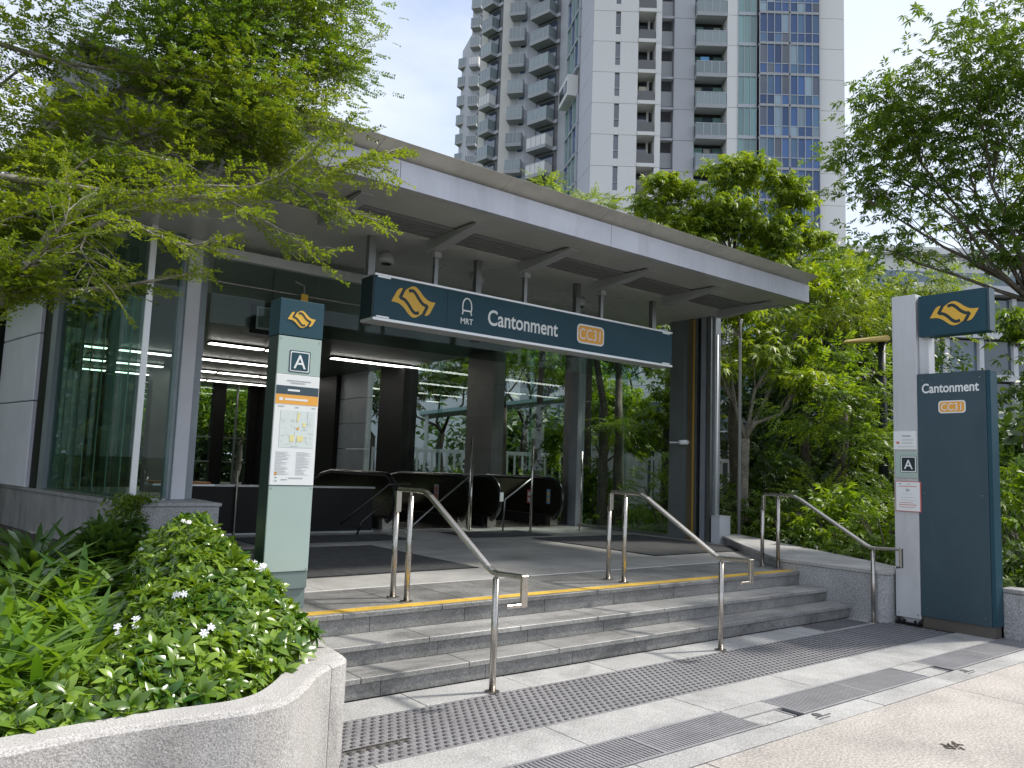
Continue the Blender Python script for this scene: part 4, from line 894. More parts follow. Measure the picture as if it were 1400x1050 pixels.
# slanted blue glazed face between the corner and the balconies
P0, P1 = Vector((4.85, 80.5, 0)), Vector((5.68, 76.1, 0)); dd = P1 - P0; ag = math.atan2(dd.y, dd.x); TG = Matrix.Translation(P0) @ Matrix.Rotation(ag, 4, 'Z'); LG = dd.length
def tface(name, T, x0, x1, y0, y1, z0, z1, m): o = MB().box(x0, x1, y0, y1, z0, z1, T).build(name, m, None); o.parent = tw; return o
tface('tower_core', TG, -.2, LG + .2, -.0, 1.2, 0, ZT, 'tower_dark')
for i, z in enumerate(FL):
    tface('bay_spandrel', TG, 0, LG, -.28, .06, z, z + .2, 'frame_white')
    if i % 5 in (2,):
        tface('bay_box', TG, .4, LG - .4, -1.1, -.02, z + .21, z + 2.4, 'tower_white'); tface('window_pane', TG, .7, LG - .7, -1.13, -1.105, z + .7, z + 1.9, 'pane_dark')
        continue
    for k in range(3):
        tface('window_pane', TG, LG * k / 3 + .08, LG * (k + 1) / 3 - .08, -.12, -.02, z + .21, z + SH, 'pane_teal' if (k + i) % 3 else 'pane_blue')
    for k in range(4): tface('window_bar', TG, LG * k / 3 - .06, LG * k / 3 + .06, -.25, -.01, z + .21, z + SH, 'frame_white')
side = [((3.95, 82.2), (4.8, 80.6), 'tower_grey', None), ((1.55, 84.3), (3.95, 82.2), 'tower_dark', 'bal'), ((.40, 84.6), (1.55, 84.3), 'tower_grey', None), ((-.55, 85.0), (.40, 84.6), 'tower_lilac', 'win'),
        ((-1.35, 85.2), (-.55, 85.0), 'tower_grey', 'small'), ((-2.5, 85.5), (-1.35, 85.2), 'tower_beige', None), ((-4.2, 87.3), (-2.5, 85.5), 'tower_dark', 'bal2'), ((-5.0, 87.8), (-4.2, 87.3), 'tower_beige', None)]
for p, q, m, kind in side:
    face(p, q, -.1, ZT + 16, m, th=1.4)
    px_, py__ = p; qx, qy = q; a = math.atan2(qy - py__, qx - px_); ln = math.hypot(qx - px_, qy - py__)
    for i, z in enumerate([ZB + SH * k for k in range(NS + 5)]):
        if kind in ('bal', 'bal2'):
            nx, ny = math.sin(a), -math.cos(a)
            T = Matrix.Translation((px_, py__, 0)) @ Matrix.Rotation(a, 4, 'Z')
            balcony(pside if kind == 'bal' else psm, px_ + nx * .02 - (.0 if kind == 'bal' else -.1), py__ + ny * .02, z - .1, a, solid=(i % 7 in (3, 4)) if kind == 'bal' else (i % 6 == 1))
            tface('window_pane', T, .25, ln - .5, -.14, -.01, z + .4, z + 2.6, 'pane_dark')
            tface('slab_edge', T, .02, ln - .02, -.2, -.01, z - .1, z + .27, 'tower_lilac')
        elif kind == 'small': balcony(psm, px_ - .1, py__ - .05, z - .1 + .9, a)
        elif kind == 'win':
            T = Matrix.Translation((px_, py__, 0)) @ Matrix.Rotation(a, 4, 'Z'); tface('window_pane', T, .2, .8, -.05, -.01, z + .6, z + 2.5, 'pane_blue' if i % 3 else 'pane_dark')
# rear wing, farther back on the left
face((-7.9, 113), (-5.8, 112), -.1, ZT + 30, 'tower_lilac', th=2); face((-9.6, 118), (-7.9, 113), -.1, ZT + 12, 'tower_grey', th=2); tb('tower_core', -9.5, 12, 119, 135, -.1, ZT + 12, 'tower_grey')
FL2 = [ZB + SH * k for k in range(24)]
for i, z in enumerate(FL2):
    balcony(psr, -7.7, 112.8, z, R(-18), solid=(i % 8 == 3)); balcony(psr, -9.5, 117.6, z - .8, R(-30)) if i < 21 else None
    tface('window_pane', Matrix.Translation((-7.9, 113, 0)) @ Matrix.Rotation(math.atan2(-1, 2.1), 4, 'Z'), 1.4, 2.1, -.2, .03, z + .5, z + 2.4, 'pane_dark')
tb('tower_core', 29.7, 30.2, VF + 2.3, VF + 20, -.1, ZT, 'tower_white')

# ------------------------------------------------------------------ far and middle buildings
def local_empty(name, label, cat, u, v, rz=0):
    x = u * math.cos(YAW) + v * math.sin(YAW); y = -u * math.sin(YAW) + v * math.cos(YAW); return thing(name, label, cat, (x, y, 0), rz=-YAW + rz)
def lb_(parent, name, x0, x1, y0, y1, z0, z1, m):
    o = MB().box(x0, x1, y0, y1, z0, z1).build(name, m, None); o.parent = parent; return o
ob = local_empty('office_building', 'white framed low glass office building behind the sign pylon', 'building', 22.5, 44, R(3))
lb_(ob, 'building_core', 0, 26, .5, 14, 0, 12.3, 'bldg_dark')
for k in range(5):
    z = .2 + 2.4 * k; lb_(ob, 'floor_band', -.1, 26, -.2, .6, z, z + .35, 'bldg_white')
    for i in range(13):
        if k >= 2: lb_(ob, 'window_pane', .1 + 2 * i, 1.8 + 2 * i, .2, .3, z + .36, z + 2.3, 'bldg_glass')
        if k >= 2: lb_(ob, 'pier', 1.82 + 2 * i, 2.08 + 2 * i, -.05, .5, z + .36, z + 2.38, 'bldg_white')
lb_(ob, 'roof', -.3, 26.3, -.4, 14, 12.3, 12.8, 'bldg_white')
ob2 = local_empty('office_building', 'pale tall office block glimpsed between tower and right tree', 'building', 30, 82, R(0))
lb_(ob2, 'building_core', 0, 30, .5, 20, 0, 25.6, 'bldg_white')
for k in range(8): lb_(ob2, 'window_pane', .5, 29, .3, .49, 1 + 3 * k, 2.9 + 3 * k, 'bldg_glass')
lb_(ob2, 'roof', -.4, 30.4, -.3, 20, 25.7, 26.4, 'bldg_white')
wb = local_empty('low_building', 'plain white low building seen through the hall windows', 'building', -11.5, 46, R(2))
lb_(wb, 'wall', 0, 12, 0, 10, 0, 9, 'bldg_white')
for k in range(4): lb_(wb, 'window_pane', 1 + 2.8 * k, 2.8 + 2.8 * k, -.06, -.01, 5.6, 7.4, 'bldg_glass')
lb_(wb, 'roof', -.3, 12.3, -.3, 10.3, 9, 9.3, 'bldg_dark')
hb = local_empty('siding_house', 'grey sided house with one window behind the right glass wall', 'building', 3.2, 31, R(-4))
for k in range(24): lb_(hb, 'siding_board', 0, 5.6, 0 + .006 * (k % 2), .3, .3 + .26 * k, .3 + .26 * k + .25, 'bldg_white')
lb_(hb, 'wall', .02, 5.58, .31, 6, .1, 6.6, 'bldg_white'); lb_(hb, 'window_frame', 3.9, 5.3, -.06, -.005, 4.4, 5.9, 'bldg_white'); lb_(hb, 'window_pane', 4.0, 5.2, -.09, -.065, 4.5, 5.8, 'bldg_glass')
cw = local_empty('covered_walkway', 'covered walkway with pale teal canopy and glass balustrade beyond the hall', 'walkway', -2.2, 27.5, R(-3))
f = MB(); f.v = [(-1, 0, 3.3), (5.5, 0, 4.25), (5.5, 2.2, 4.25), (-1, 2.2, 3.3), (-1, 0, 3.42), (5.5, 0, 4.37), (5.5, 2.2, 4.37), (-1, 2.2, 3.42)]; f.f = [(0, 3, 2, 1), (4, 5, 6, 7), (0, 1, 5, 4), (1, 2, 6, 5), (2, 3, 7, 6), (3, 0, 4, 7)]
o = f.build('canopy', 'awning', None); o.parent = cw
lb_(cw, 'canopy_edge', 5.6, 13, 0, 2.2, 4.0, 4.15, 'bldg_white'); lb_(cw, 'balustrade_panel', 5.6, 13, -.1, -.05, 3.1, 3.95, 'rail_glass'); lb_(cw, 'deck', 5.6, 13, -.1, 2.2, 2.7, 3.05, 'bldg_dark')
for x_ in (-.8, 1.9, 4.6): lb_(cw, 'post', x_, x_ + .12, .1, .22, 0, 3.35 + (x_ + 1) * .146, 'bldg_white')
for x_ in (7, 9.5, 12.4): lb_(cw, 'post', x_, x_ + .2, .3, .5, 0, 2.7, 'bldg_dark')
pf_ = local_empty('picket_fence', 'white picket fence with tall thin bars beyond the hall windows', 'fence', -4.6, 26.5, R(-3))
for x_ in range(0, 48): lb_(pf_, 'picket', .25 * x_, .25 * x_ + .07, 0, .03, .3, 2.1, 'bldg_white')
lb_(pf_, 'fence_rail', 0, 12, .031, .08, 2.0, 2.12, 'bldg_white'); lb_(pf_, 'fence_rail', 0, 12, .031, .08, .4, .5, 'bldg_white')

# ------------------------------------------------------------------ foliage
def mesh_np(name, V, Fq, m, loc=(0, 0, 0), parent=None):
    me = bpy.data.meshes.new(name); nv, nf = len(V), len(Fq); k = Fq.shape[1]
    me.vertices.add(nv); me.vertices.foreach_set('co', np.ascontiguousarray(V - np.array(loc), dtype=np.float32).ravel())
    me.loops.add(nf * k); me.loops.foreach_set('vertex_index', np.ascontiguousarray(Fq, dtype=np.int32).ravel())
    me.polygons.add(nf); me.polygons.foreach_set('loop_start', np.arange(0, nf * k, k, dtype=np.int32)); me.polygons.foreach_set('loop_total', np.full(nf, k, dtype=np.int32))
    me.polygons.foreach_set('use_smooth', np.ones(nf, dtype=bool))
    me.update(calc_edges=True); me.validate(); me.materials.append(M[m])
    o = bpy.data.objects.new(name, me); COL.objects.link(o)
    if parent is not None: o.parent = parent
    else: o.location = loc
    return o
def leaf_t(L_, W, bend=.15, fold=.12, seg=2):
    """one leaf along +x: quads strips each side of a midrib"""
    xs_ = np.linspace(0, 1, seg + 1); v = []; f = []
    for i, t in enumerate(xs_):
        w = W / 2 * (max(0, math.sin(math.pi * t ** .82)) ** .7 if 0 < t < 1 else .03); z = -bend * L_ * t * t
        v += [(L_ * t, -w, z + fold * w), (L_ * t, 0, z), (L_ * t, w, z + fold * w)]
    for i in range(seg):
        a = 3 * i; b = a + 3; f += [(a, b, b + 1, a + 1), (a + 1, b + 1, b + 2, a + 2)]
    return np.array(v), np.array(f)
def merge(ts):
    V, F, n = [], [], 0
    for v, f in ts: V.append(v); F.append(f + n); n += len(v)
    return np.vstack(V), np.vstack(F)
def xf(t, Mx): v, f = t; m = np.array(Mx); return v @ m[:3, :3].T + m[:3, 3], f
def simple_leaf(L_, W, bend=.1): return np.array([(0, 0, 0), (L_ * .45, -W / 2, .04 * L_), (L_, 0, -bend * L_), (L_ * .45, W / 2, .04 * L_)]), np.array([(0, 1, 2, 3)])
def pinnate(n=6, L_=.30, ll=.09, lw=.03, droop=.2, term=True, r=rnd):
    ts = []
    for i in range(n):
        t = (i + 1) / (n + .4); x_ = L_ * t; z = -droop * L_ * t * t; s_ = (math.sin(math.pi * (t * .8 + .15))) * .35 + .7
        for sg in (-1, 1):
            a = sg * R(r.uniform(52, 72)); Mx = Matrix.Translation((x_, 0, z)) @ Matrix.Rotation(a, 4, 'Z') @ Matrix.Rotation(R(r.uniform(-5, 30)), 4, 'Y') @ Matrix.Rotation(R(r.uniform(-25, 25)), 4, 'X')
            ts.append(xf(simple_leaf(ll * s_ * r.uniform(.85, 1.15), lw * s_, .15), Mx))
    if term: ts.append(xf(simple_leaf(ll, lw), Matrix.Translation((L_ * .97, 0, -droop * L_))))
    return merge(ts)
def scatter(t, pos, dirs, scale, roll=0.6, upv=(0, 0, 1)):
    """place template t (x = along) at pos with x along dirs, z near up"""
    v, f = t; n = len(pos); d = dirs / np.linalg.norm(dirs, axis=1, keepdims=True)
    up = np.tile(np.array(upv, float), (n, 1)) + rng.normal(0, roll * .5, (n, 3)); y = np.cross(up, d); y /= np.linalg.norm(y, axis=1, keepdims=True) + 1e-9; z = np.cross(d, y)
    Rm = np.stack([d, y, z], axis=2) * np.asarray(scale).reshape(n, 1, 1)
    V = np.einsum('nij,kj->nki', Rm, v) + pos[:, None, :]; F = f[None] + (np.arange(n) * len(v))[:, None, None]
    return V.reshape(-1, 3), F.reshape(-1, f.shape[1])
def join(parts):
    V, F, n = [], [], 0
    for v, f in parts: V.append(v); F.append(f + n); n += len(v)
    return np.vstack(V), np.vstack(F)
T_pin = [pinnate(6), pinnate(5, .26, .10, .035, .3), pinnate(7, .34, .085, .028, .35)]
T_palm = [merge([xf(simple_leaf(.20 * rnd.uniform(.8, 1.1), .055, .25), Matrix.Rotation(R(a + rnd.uniform(-10, 10)), 4, 'Z') @ Matrix.Rotation(R(rnd.uniform(0, 35)), 4, 'Y')) for a in (-150, -100, -55, -20, 20, 55, 100, 150)]) for _ in range(3)]
T_clump = [merge([xf(simple_leaf(.13 * rnd.uniform(.7, 1.2), .06, .15), Matrix.Translation([rnd.uniform(-.12, .12) for _ in range(3)]) @ Matrix.Rotation(rnd.uniform(0, 6.28), 4, 'Z') @ Matrix.Rotation(R(rnd.uniform(-30, 50)), 4, 'Y') @ Matrix.Rotation(R(rnd.uniform(-50, 50)), 4, 'X')) for _ in range(8)]) for _ in range(3)]
T_shade = T_palm[:2] + [pinnate(4, .26, .15, .05, .5), pinnate(3, .22, .16, .055, .6)]
def blob_points(c, r, n, clumps=9, tight=.34):
    c, r = np.array(c), np.array(r); k = rng.normal(0, 1, (clumps, 3)); k /= np.linalg.norm(k, axis=1, keepdims=True); k *= rng.uniform(.35, .95, (clumps, 1)); k[:, 2] = np.maximum(k[:, 2], -.55)
    which = rng.integers(0, clumps, n); p = k[which] + rng.normal(0, tight, (n, 3)) * np.array([1, 1, .55])
    d = p + rng.normal(0, .25, (n, 3)); d[:, 2] = d[:, 2] * .4 + rng.normal(-.05, .25, n)
    return c + p * r, d, c + k * r
def wob(a, b, n, amt, r=rnd):
    a, b = Vector(a), Vector(b); pts = []
    for i in range(n + 1):
        t = i / n; p = a.lerp(b, t)
        if 0 < i < n: p += Vector((r.uniform(-1, 1), r.uniform(-1, 1), r.uniform(-.5, .5))) * amt
        pts.append(p)
    return pts
def tree(name, label, base, fork, r0, blobs, leaf='leaf_mid', tmpl=T_pin, group=None, scale=1.0, bark='bark', roll=.8, cat='tree', twigs=True):
    t = thing(name, label, cat, base, group=group); f = MB()
    f.tube(wob(base, fork, 4, r0 * .5), [r0 * 1.15, r0, r0 * .9, r0 * .85, r0 * .75], 9)
    parts = []
    for (c, r, n) in blobs:
        P_, D_, K_ = blob_points(c, r, n, clumps=max(6, int(n / 38)))
        L_ = wob(fork, Vector(c) - Vector((0, 0, r[2] * .3)), 4, .12 * np.linalg.norm(r))
        f.tube(L_, [r0 * .46, r0 * .32, r0 * .24, r0 * .17, r0 * .12], 7)
        if twigs:
            for k in K_[:14]:
                f.tube(wob(L_[rnd.choice((2, 3, 4))], Vector(k), 3, .07 * np.linalg.norm(r)), [r0 * .12, r0 * .09, r0 * .06, r0 * .03], 5)
        sel = rng.integers(0, len(tmpl), n); sc_ = rng.uniform(.7, 1.15, n) * scale
        for j in range(len(tmpl)):
            m_ = sel == j
            if m_.any(): parts.append(scatter(tmpl[j], P_[m_], D_[m_], sc_[m_], roll))
    f.build('trunk', bark, t, smooth=True)
    V, F = join(parts); mesh_np('crown', V, F, leaf, loc=base, parent=t)
    return t

# trees right of the station
tree('rain_tree', 'slender tree with pale forked trunk just outside the right end of the roof', (12.72, 9.03, .3), (12.72, 9.0, 2.3), .12,
     [((13.6, 8.9, 4.3), (.9, .9, .7), 260), ((12.5, 9.5, 4.7), (.7, .7, .6), 190), ((15.2, 9.2, 5.5), (1.0, 1.0, .7), 280), ((12.3, 9.2, 3.6), (.4, .4, .3), 40), ((13.5, 8.2, 3.4), (.6, .6, .35), 80)], 'leaf_yellow', T_palm, bark='bark_pale', group='trees right of the hall')
tree('rain_tree', 'leafy green tree behind the handrail wall, left of the street lamp', (15.0, 8.3, .3), (15.0, 8.3, 1.7), .09,
     [((14.1, 8.2, 3.0), (1.0, .9, .8), 300), ((15.0, 8.0, 3.6), (1.0, .9, .7), 230), ((14.5, 7.7, 2.4), (.8, .8, .6), 200)], 'leaf_fresh', T_pin, group='trees right of the hall', scale=1.15)
tree('dense_tree', 'dark dense tree behind the street lamp', (20.5, 11.6, .3), (20.5, 11.6, 2.4), .22,
     [((20.3, 11.8, 5.0), (2.0, 2.0, 1.8), 750), ((21.6, 10.4, 4.9), (1.8, 1.8, 1.6), 650), ((19.0, 12.8, 4.2), (1.8, 1.8, 1.6), 600), ((21.2, 12.3, 7.0), (2.0, 2.0, 1.3), 600), ((20.0, 11.5, 2.8), (2.4, 2.4, 1.2), 600)], 'leaf_dark', T_clump, scale=1.5)
tree('spreading_tree', 'tree with horizontal layered branches between tower and street lamp', (17.8, 10.0, .3), (17.7, 9.8, 3.2), .14,
     [((17.3, 9.3, 5.9), (1.4, 1.3, .55), 330), ((16.4, 9.2, 5.2), (1.1, 1.1, .5), 230), ((18.5, 8.6, 6.4), (1.3, 1.2, .5), 240), ((17.9, 8.7, 5.0), (1.3, 1.2, .4), 200), ((16.2, 10.0, 6.3), (.9, .9, .5), 240)], 'leaf_yellow', T_pin, group='trees right of the hall')
# yellow green trees above the roof
tree('broadleaf_tree', 'bright yellow-green tree topping the roof left of the blue glass bays', (15.6, 13.3, .3), (15.5, 13.2, 5.2), .14,
     [((15.28, 13.42, 8.65), (.72, .72, .65), 300), ((15.7, 13.1, 7.6), (1.1, 1.1, .7), 420), ((14.7, 13.9, 7.4), (.7, .7, .5), 170), ((16.1, 12.8, 8.3), (.6, .6, .5), 160)], 'leaf_yellow', T_palm, group='yellow-green trees over the roof', scale=1.0)
tree('broadleaf_tree', 'bright yellow-green tree with the tallest crown over the roof, in front of the tower', (16.9, 12.3, .3), (16.9, 12.2, 5.4), .15,
     [((16.88, 12.18, 9.5), (.85, .85, .75), 380), ((16.6, 12.3, 8.3), (1.1, 1.1, .7), 420), ((17.75, 11.45, 9.0), (.75, .7, .6), 260), ((17.5, 11.6, 7.7), (.9, .9, .7), 330), ((17.0, 12.0, 6.6), (1.1, 1.1, .7), 300)], 'leaf_yellow', T_palm, group='yellow-green trees over the roof', scale=1.0)
tree('broadleaf_tree', 'bright yellow-green tree with a small crown before the right edge of the blue bays', (18.2, 11.0, .3), (18.2, 11.1, 5.0), .12,
     [((18.15, 11.17, 7.9), (.75, .75, .6), 260), ((18.0, 10.6, 6.8), (1.0, 1.0, .7), 320), ((18.6, 10.2, 6.1), (.9, .9, .6), 240)], 'leaf_yellow', T_palm, group='yellow-green trees over the roof', scale=1.0)
tree('feathery_tree', 'feathery treetop just peeking over the roof edge, left one', (12.35, 14.6, .3), (12.33, 14.5, 6.5), .09, [((12.31, 14.5, 8.35), (.55, .45, .55), 170), ((12.0, 14.8, 8.0), (.4, .4, .3), 70)], 'leaf_yellow', T_pin, group='feathery treetops over the roof', scale=.9)
tree('feathery_tree', 'feathery treetop just peeking over the roof edge, right one', (13.2, 13.8, .3), (13.2, 13.8, 6.3), .09, [((13.2, 13.8, 8.0), (.6, .5, .45), 170), ((12.8, 14.1, 7.9), (.5, .5, .3), 90)], 'leaf_yellow', T_pin, group='feathery treetops over the roof', scale=.9)
# the big tree at the right edge
tree('shade_tree', 'large dark leaved shade tree filling the upper right corner', (13.45, 4.55, .3), (13.55, 4.45, 4.4), .09,
     [((12.6, 5.9, 7.9), (.85, .85, .9), 420), ((13.05, 5.0, 8.3), (1.0, .9, 1.0), 480), ((12.35, 6.15, 7.0), (.65, .65, .6), 230), ((12.25, 6.4, 6.35), (.5, .5, .35), 130), ((12.9, 5.4, 6.9), (.9, .9, .8), 420), ((13.5, 4.7, 7.3), (1.0, 1.0, 1.0), 560), ((13.9, 4.2, 9.0), (1.3, 1.2, 1.1), 560), ((13.1, 5.5, 5.9), (1.0, .9, .55), 330), ((13.6, 4.8, 5.35), (.9, .9, .5), 240), ((14.0, 4.3, 6.2), (.9, .9, .8), 460), ((14.8, 3.2, 7.6), (1.5, 1.5, 1.3), 620), ((13.6, 3.2, 6.4), (1.2, 1.2, .9), 420), ((12.9, 6.2, 5.5), (.7, .6, .35), 110)],
     'leaf_shade', T_shade, scale=.66)
tree('shade_tree', 'pale straight trunked tree at the right picture edge behind the pylon', (14.6, 4.4, .3), (14.5, 4.6, 6.0), .10, [((14.6, 4.6, 6.4), (1.1, 1.1, .7), 200), ((15.4, 3.6, 4.6), (.8, .8, .7), 140)], 'leaf_fresh', T_pin, bark='bark_pale')
# trees beyond the hall windows
for lab, b_, fz, r0, bl, lf in (
    ('tree with dark forked trunk seen through the window left of the wide grey column', (16.5, 25.2, 0), 2.8, .16, [((16.0, 25.6, 5.2), (1.6, 1.6, 1.1), 420), ((17.4, 24.7, 5.5), (1.4, 1.4, 1.2), 350), ((15.2, 26.4, 4.4), (1.2, 1.2, .9), 260)], 'leaf_mid'),
    ('tree with slim dark trunk seen through the window right of the wide grey column', (14.65, 19.0, 0), 3.4, .10, [((14.4, 19.3, 5.0), (1.1, 1.1, .9), 300), ((15.2, 18.4, 5.2), (1.0, 1.0, .8), 260)], 'leaf_mid'),
    ('bushy tree seen through the far left window of the hall', (14.5, 26.9, 0), 2.6, .12, [((14.1, 27.6, 4.6), (1.4, 1.4, 1.5), 420), ((13.6, 28.4, 3.8), (1.1, 1.1, 1.2), 260)], 'leaf_dark'),
    ('broad green tree above the canopy beyond the glass wall', (19.0, 23.3, 0), 3.2, .16, [((18.2, 21.6, 5.7), (1.9, 1.9, 1.1), 520), ((19.8, 22.5, 6.4), (1.9, 1.9, 1.2), 420), ((17.2, 23.2, 6.4), (1.5, 1.5, 1.0), 320)], 'leaf_mid'),
    ('green tree behind the station sign at its right end', (17.6, 17.0, 0), 3.4, .14, [((16.6, 17.6, 5.4), (1.2, 1.2, .9), 320), ((17.9, 16.4, 5.2), (1.3, 1.3, 1.0), 320)], 'leaf_fresh')):
    tree('garden_tree', lab, b_, (b_[0] + .05, b_[1], fz), r0, bl, lf, T_pin if 'slim' in lab else T_palm, group='trees beyond the glass wall', scale=1.25)
tree('garden_tree', 'leafy green tree low behind the glass wall, left of the paired trunks', (15.4, 15.4, 0), (15.4, 15.4, 1.8), .08, [((15.2, 15.6, 3.6), (1.1, 1.1, .9), 320), ((15.9, 14.8, 2.9), (1.0, 1.0, .8), 260), ((14.6, 16.3, 4.5), (.9, .9, .7), 220)], 'leaf_fresh', T_palm, group='trees beyond the glass wall', scale=1.0)
tree('garden_tree', 'leafy green tree low behind the glass wall, right of the paired trunks', (15.2, 12.6, 0), (15.2, 12.6, 1.8), .08, [((15.2, 12.6, 3.4), (.9, .9, .8), 300), ((14.6, 13.4, 2.6), (.9, .9, .7), 240), ((15.9, 12.0, 4.4), (.9, .9, .7), 220)], 'leaf_yellow', T_palm, group='trees beyond the glass wall', scale=1.0)
tree('garden_tree', 'leafy tree at the right picture edge in front of the glass office', (18.5, 5.6, 0), (18.5, 5.6, 1.8), .09, [((18.3, 5.5, 3.4), (1.3, 1.3, 1.0), 360), ((19.4, 4.4, 3.0), (1.3, 1.3, 1.0), 360), ((18.8, 6.3, 4.9), (1.1, 1.1, .6), 170)], 'leaf_mid', T_palm, group='trees right of the hall', scale=1.1)
tree('garden_tree', 'tree standing beyond the far end windows of the hall', (13.2, 37.5, 0), (13.2, 37.4, 2.4), .16, [((12.6, 37.8, 4.2), (2.4, 1.6, 1.6), 500), ((10.8, 38.2, 3.4), (1.6, 1.6, 1.4), 300)], 'leaf_fresh', T_clump, group='trees beyond the glass wall', scale=2.2)
for lab, bx, by in (('thick left trunk of the fern-covered pair behind the glass wall', 12.10, 12.11), ('thick right trunk of the fern-covered pair behind the glass wall', 12.36, 11.92)):
    t = thing('fern_trunk_tree', lab, 'tree', (bx, by, .3), group='fern-covered trunks behind the glass')
    MB().tube(wob((bx, by, .3), (bx - .02, by + .02, 3.0), 4, .03) + wob((bx - .02, by + .02, 3.0), (bx + .25 * (1 if bx > 12.2 else -1.8), by + .2, 6.3), 3, .1), [.13, .11, .10, .10, .09, .08, .07, .06, .04], 9).build('trunk', 'bark', t, smooth=True)
    P_, D_, K_ = blob_points((bx + .1, by + .05, 5.3), (.9, .9, 1.0), 220); parts = [scatter(T_palm[0], P_, D_, rng.uniform(.7, 1.1, len(P_)), .8)]
    V, F = join(parts); mesh_np('crown', V, F, 'leaf_mid', loc=(bx, by, .3), parent=t)
T_frond = pinnate(14, .62, .13, .022, .75)
def frond_ball(label, c, n, s_, m, name='hanging_fern', cat='fern', group=None, spread=.25):
    t = thing(name, label, cat, c, group=group); a = rng.uniform(0, 2 * math.pi, n); el = rng.uniform(-.3, .9, n)
    D_ = np.stack([np.cos(a), np.sin(a), el], 1); P_ = np.array(c) + D_ * np.array([.06, .06, .04]) + rng.normal(0, .05, (n, 3)); V, F = scatter(T_frond, P_, D_, rng.uniform(.7, 1.1, n) * s_, .4); mesh_np('frond', V, F, m, loc=c, parent=t)['kind'] = 'stuff'
    return t
frond_ball('dark fern growing round the paired trunks behind the glass', (12.0, 11.78, 2.55), 60, .75, 'leaf_mid')
t = tree('small_tree', 'small round yellow-green tree before the white fence', (15.75, 18.2, 0), (15.74, 18.2, 1.9), .04, [((15.74, 18.2, 2.55), (.5, .5, .45), 190), ((15.95, 18.0, 2.0), (.2, .2, .5), 60)], 'leaf_fresh', T_clump, scale=1.0, bark='bark_pale')
# shrubs in the right bed, each a thing
def shrub(label, c, r, n, m, tm, scale=1.0, name='garden_shrub', group='shrubs in the right planting bed'):
    t = thing(name, label, 'shrub', (c[0], c[1], .36), group=group)
    a = rng.uniform(0, 2 * math.pi, n); z = rng.uniform(0.02, 1, n) ** .8; rad = np.sqrt(np.clip(1 - z * z, 0, 1)) * rng.uniform(.75, 1.05, n)
    lump = 1 + .18 * np.sin(a * 3 + c[0]) + .12 * np.sin(a * 7 + z * 9)
    P_ = np.stack([c[0] + rad * np.cos(a) * r[0] * lump, c[1] + rad * np.sin(a) * r[1] * lump, .36 + z * r[2] * lump], 1); D_ = np.stack([np.cos(a) * (rad + .2), np.sin(a) * (rad + .2), z * .7 + rng.normal(0, .25, n)], 1)
    parts = []; sel = rng.integers(0, len(tm), n); sc_ = rng.uniform(.7, 1.15, n) * scale
    for j in range(len(tm)):
        k = sel == j; parts.append(scatter(tm[j], P_[k], D_[k], sc_[k], .7))
    V, F = join(parts); mesh_np('foliage', V, F, m, loc=(c[0], c[1], .36), parent=t)
    f = MB()
    for i in range(7): aa = i * .9; f.tube([(c[0] + .05 * math.cos(aa), c[1] + .05 * math.sin(aa), .3), (c[0] + r[0] * .6 * math.cos(aa), c[1] + r[1] * .6 * math.sin(aa), .36 + r[2] * .7)], [.02, .008], 5)
    f.build('stem', 'bark', t)
    return t
for lab, c, r, n, m, tm, s_ in (
    ('rounded dark shrub beside the slim pale pole', (12.6, 8.5), (.55, .55, .75), 190, 'leaf_mid', T_palm, .7),
    ('rounded glossy green shrub left of the right handrail top', (12.2, 7.7), (.6, .6, .85), 210, 'leaf_mid', T_palm, .7),
    ('wide bright green shrub above the middle of the right wall', (12.0, 6.7), (.75, .7, .95), 260, 'leaf_fresh', T_palm, .8),
    ('green shrub just left of the silver column', (11.6, 5.7), (.7, .7, .95), 260, 'leaf_fresh', T_pin, .7),
    ('low leafy shrub against the back of the wall coping', (10.75, 5.45), (.5, .5, .38), 150, 'leaf_mid', T_palm, .6),
    ('low leafy shrub at the middle of the wall coping', (11.3, 6.5), (.5, .5, .38), 150, 'leaf_mid', T_palm, .6),
    ('low dark shrub at the foot of the forked trunk', (11.95, 7.45), (.45, .45, .35), 130, 'leaf_dark', T_palm, .6),
    ('tall feathery shrub in the middle of the bed, left', (13.5, 7.8), (.8, .8, 1.25), 260, 'leaf_yellow', T_pin, .8),
    ('tall feathery shrub in the middle of the bed, right', (13.4, 6.4), (.9, .8, 1.5), 320, 'leaf_mid', T_pin, .8),
    ('bright shrub just right of the sign pylon', (11.9, 4.0), (.8, .8, 1.25), 300, 'leaf_fresh', T_palm, .8),
    ('dark low shrub behind the short wall right of the pylon', (10.5, 3.2), (.6, .9, .55), 240, 'leaf_mid', T_palm, .6),
    ('dark tall shrub at the back of the bed behind the pylon', (14.5, 5.6), (1.1, 1.1, 1.5), 380, 'leaf_dark', T_palm, .9),
    ('broad dark shrub under the forked tree', (15.2, 10.0), (1.3, 1.2, 1.6), 420, 'leaf_dark', T_palm, 1.0),
    ('broad shrub under the street lamp', (16.4, 7.2), (1.3, 1.2, 1.9), 420, 'leaf_dark', T_palm, 1.0)):
    shrub(lab, c, r, n, m, tm, s_)
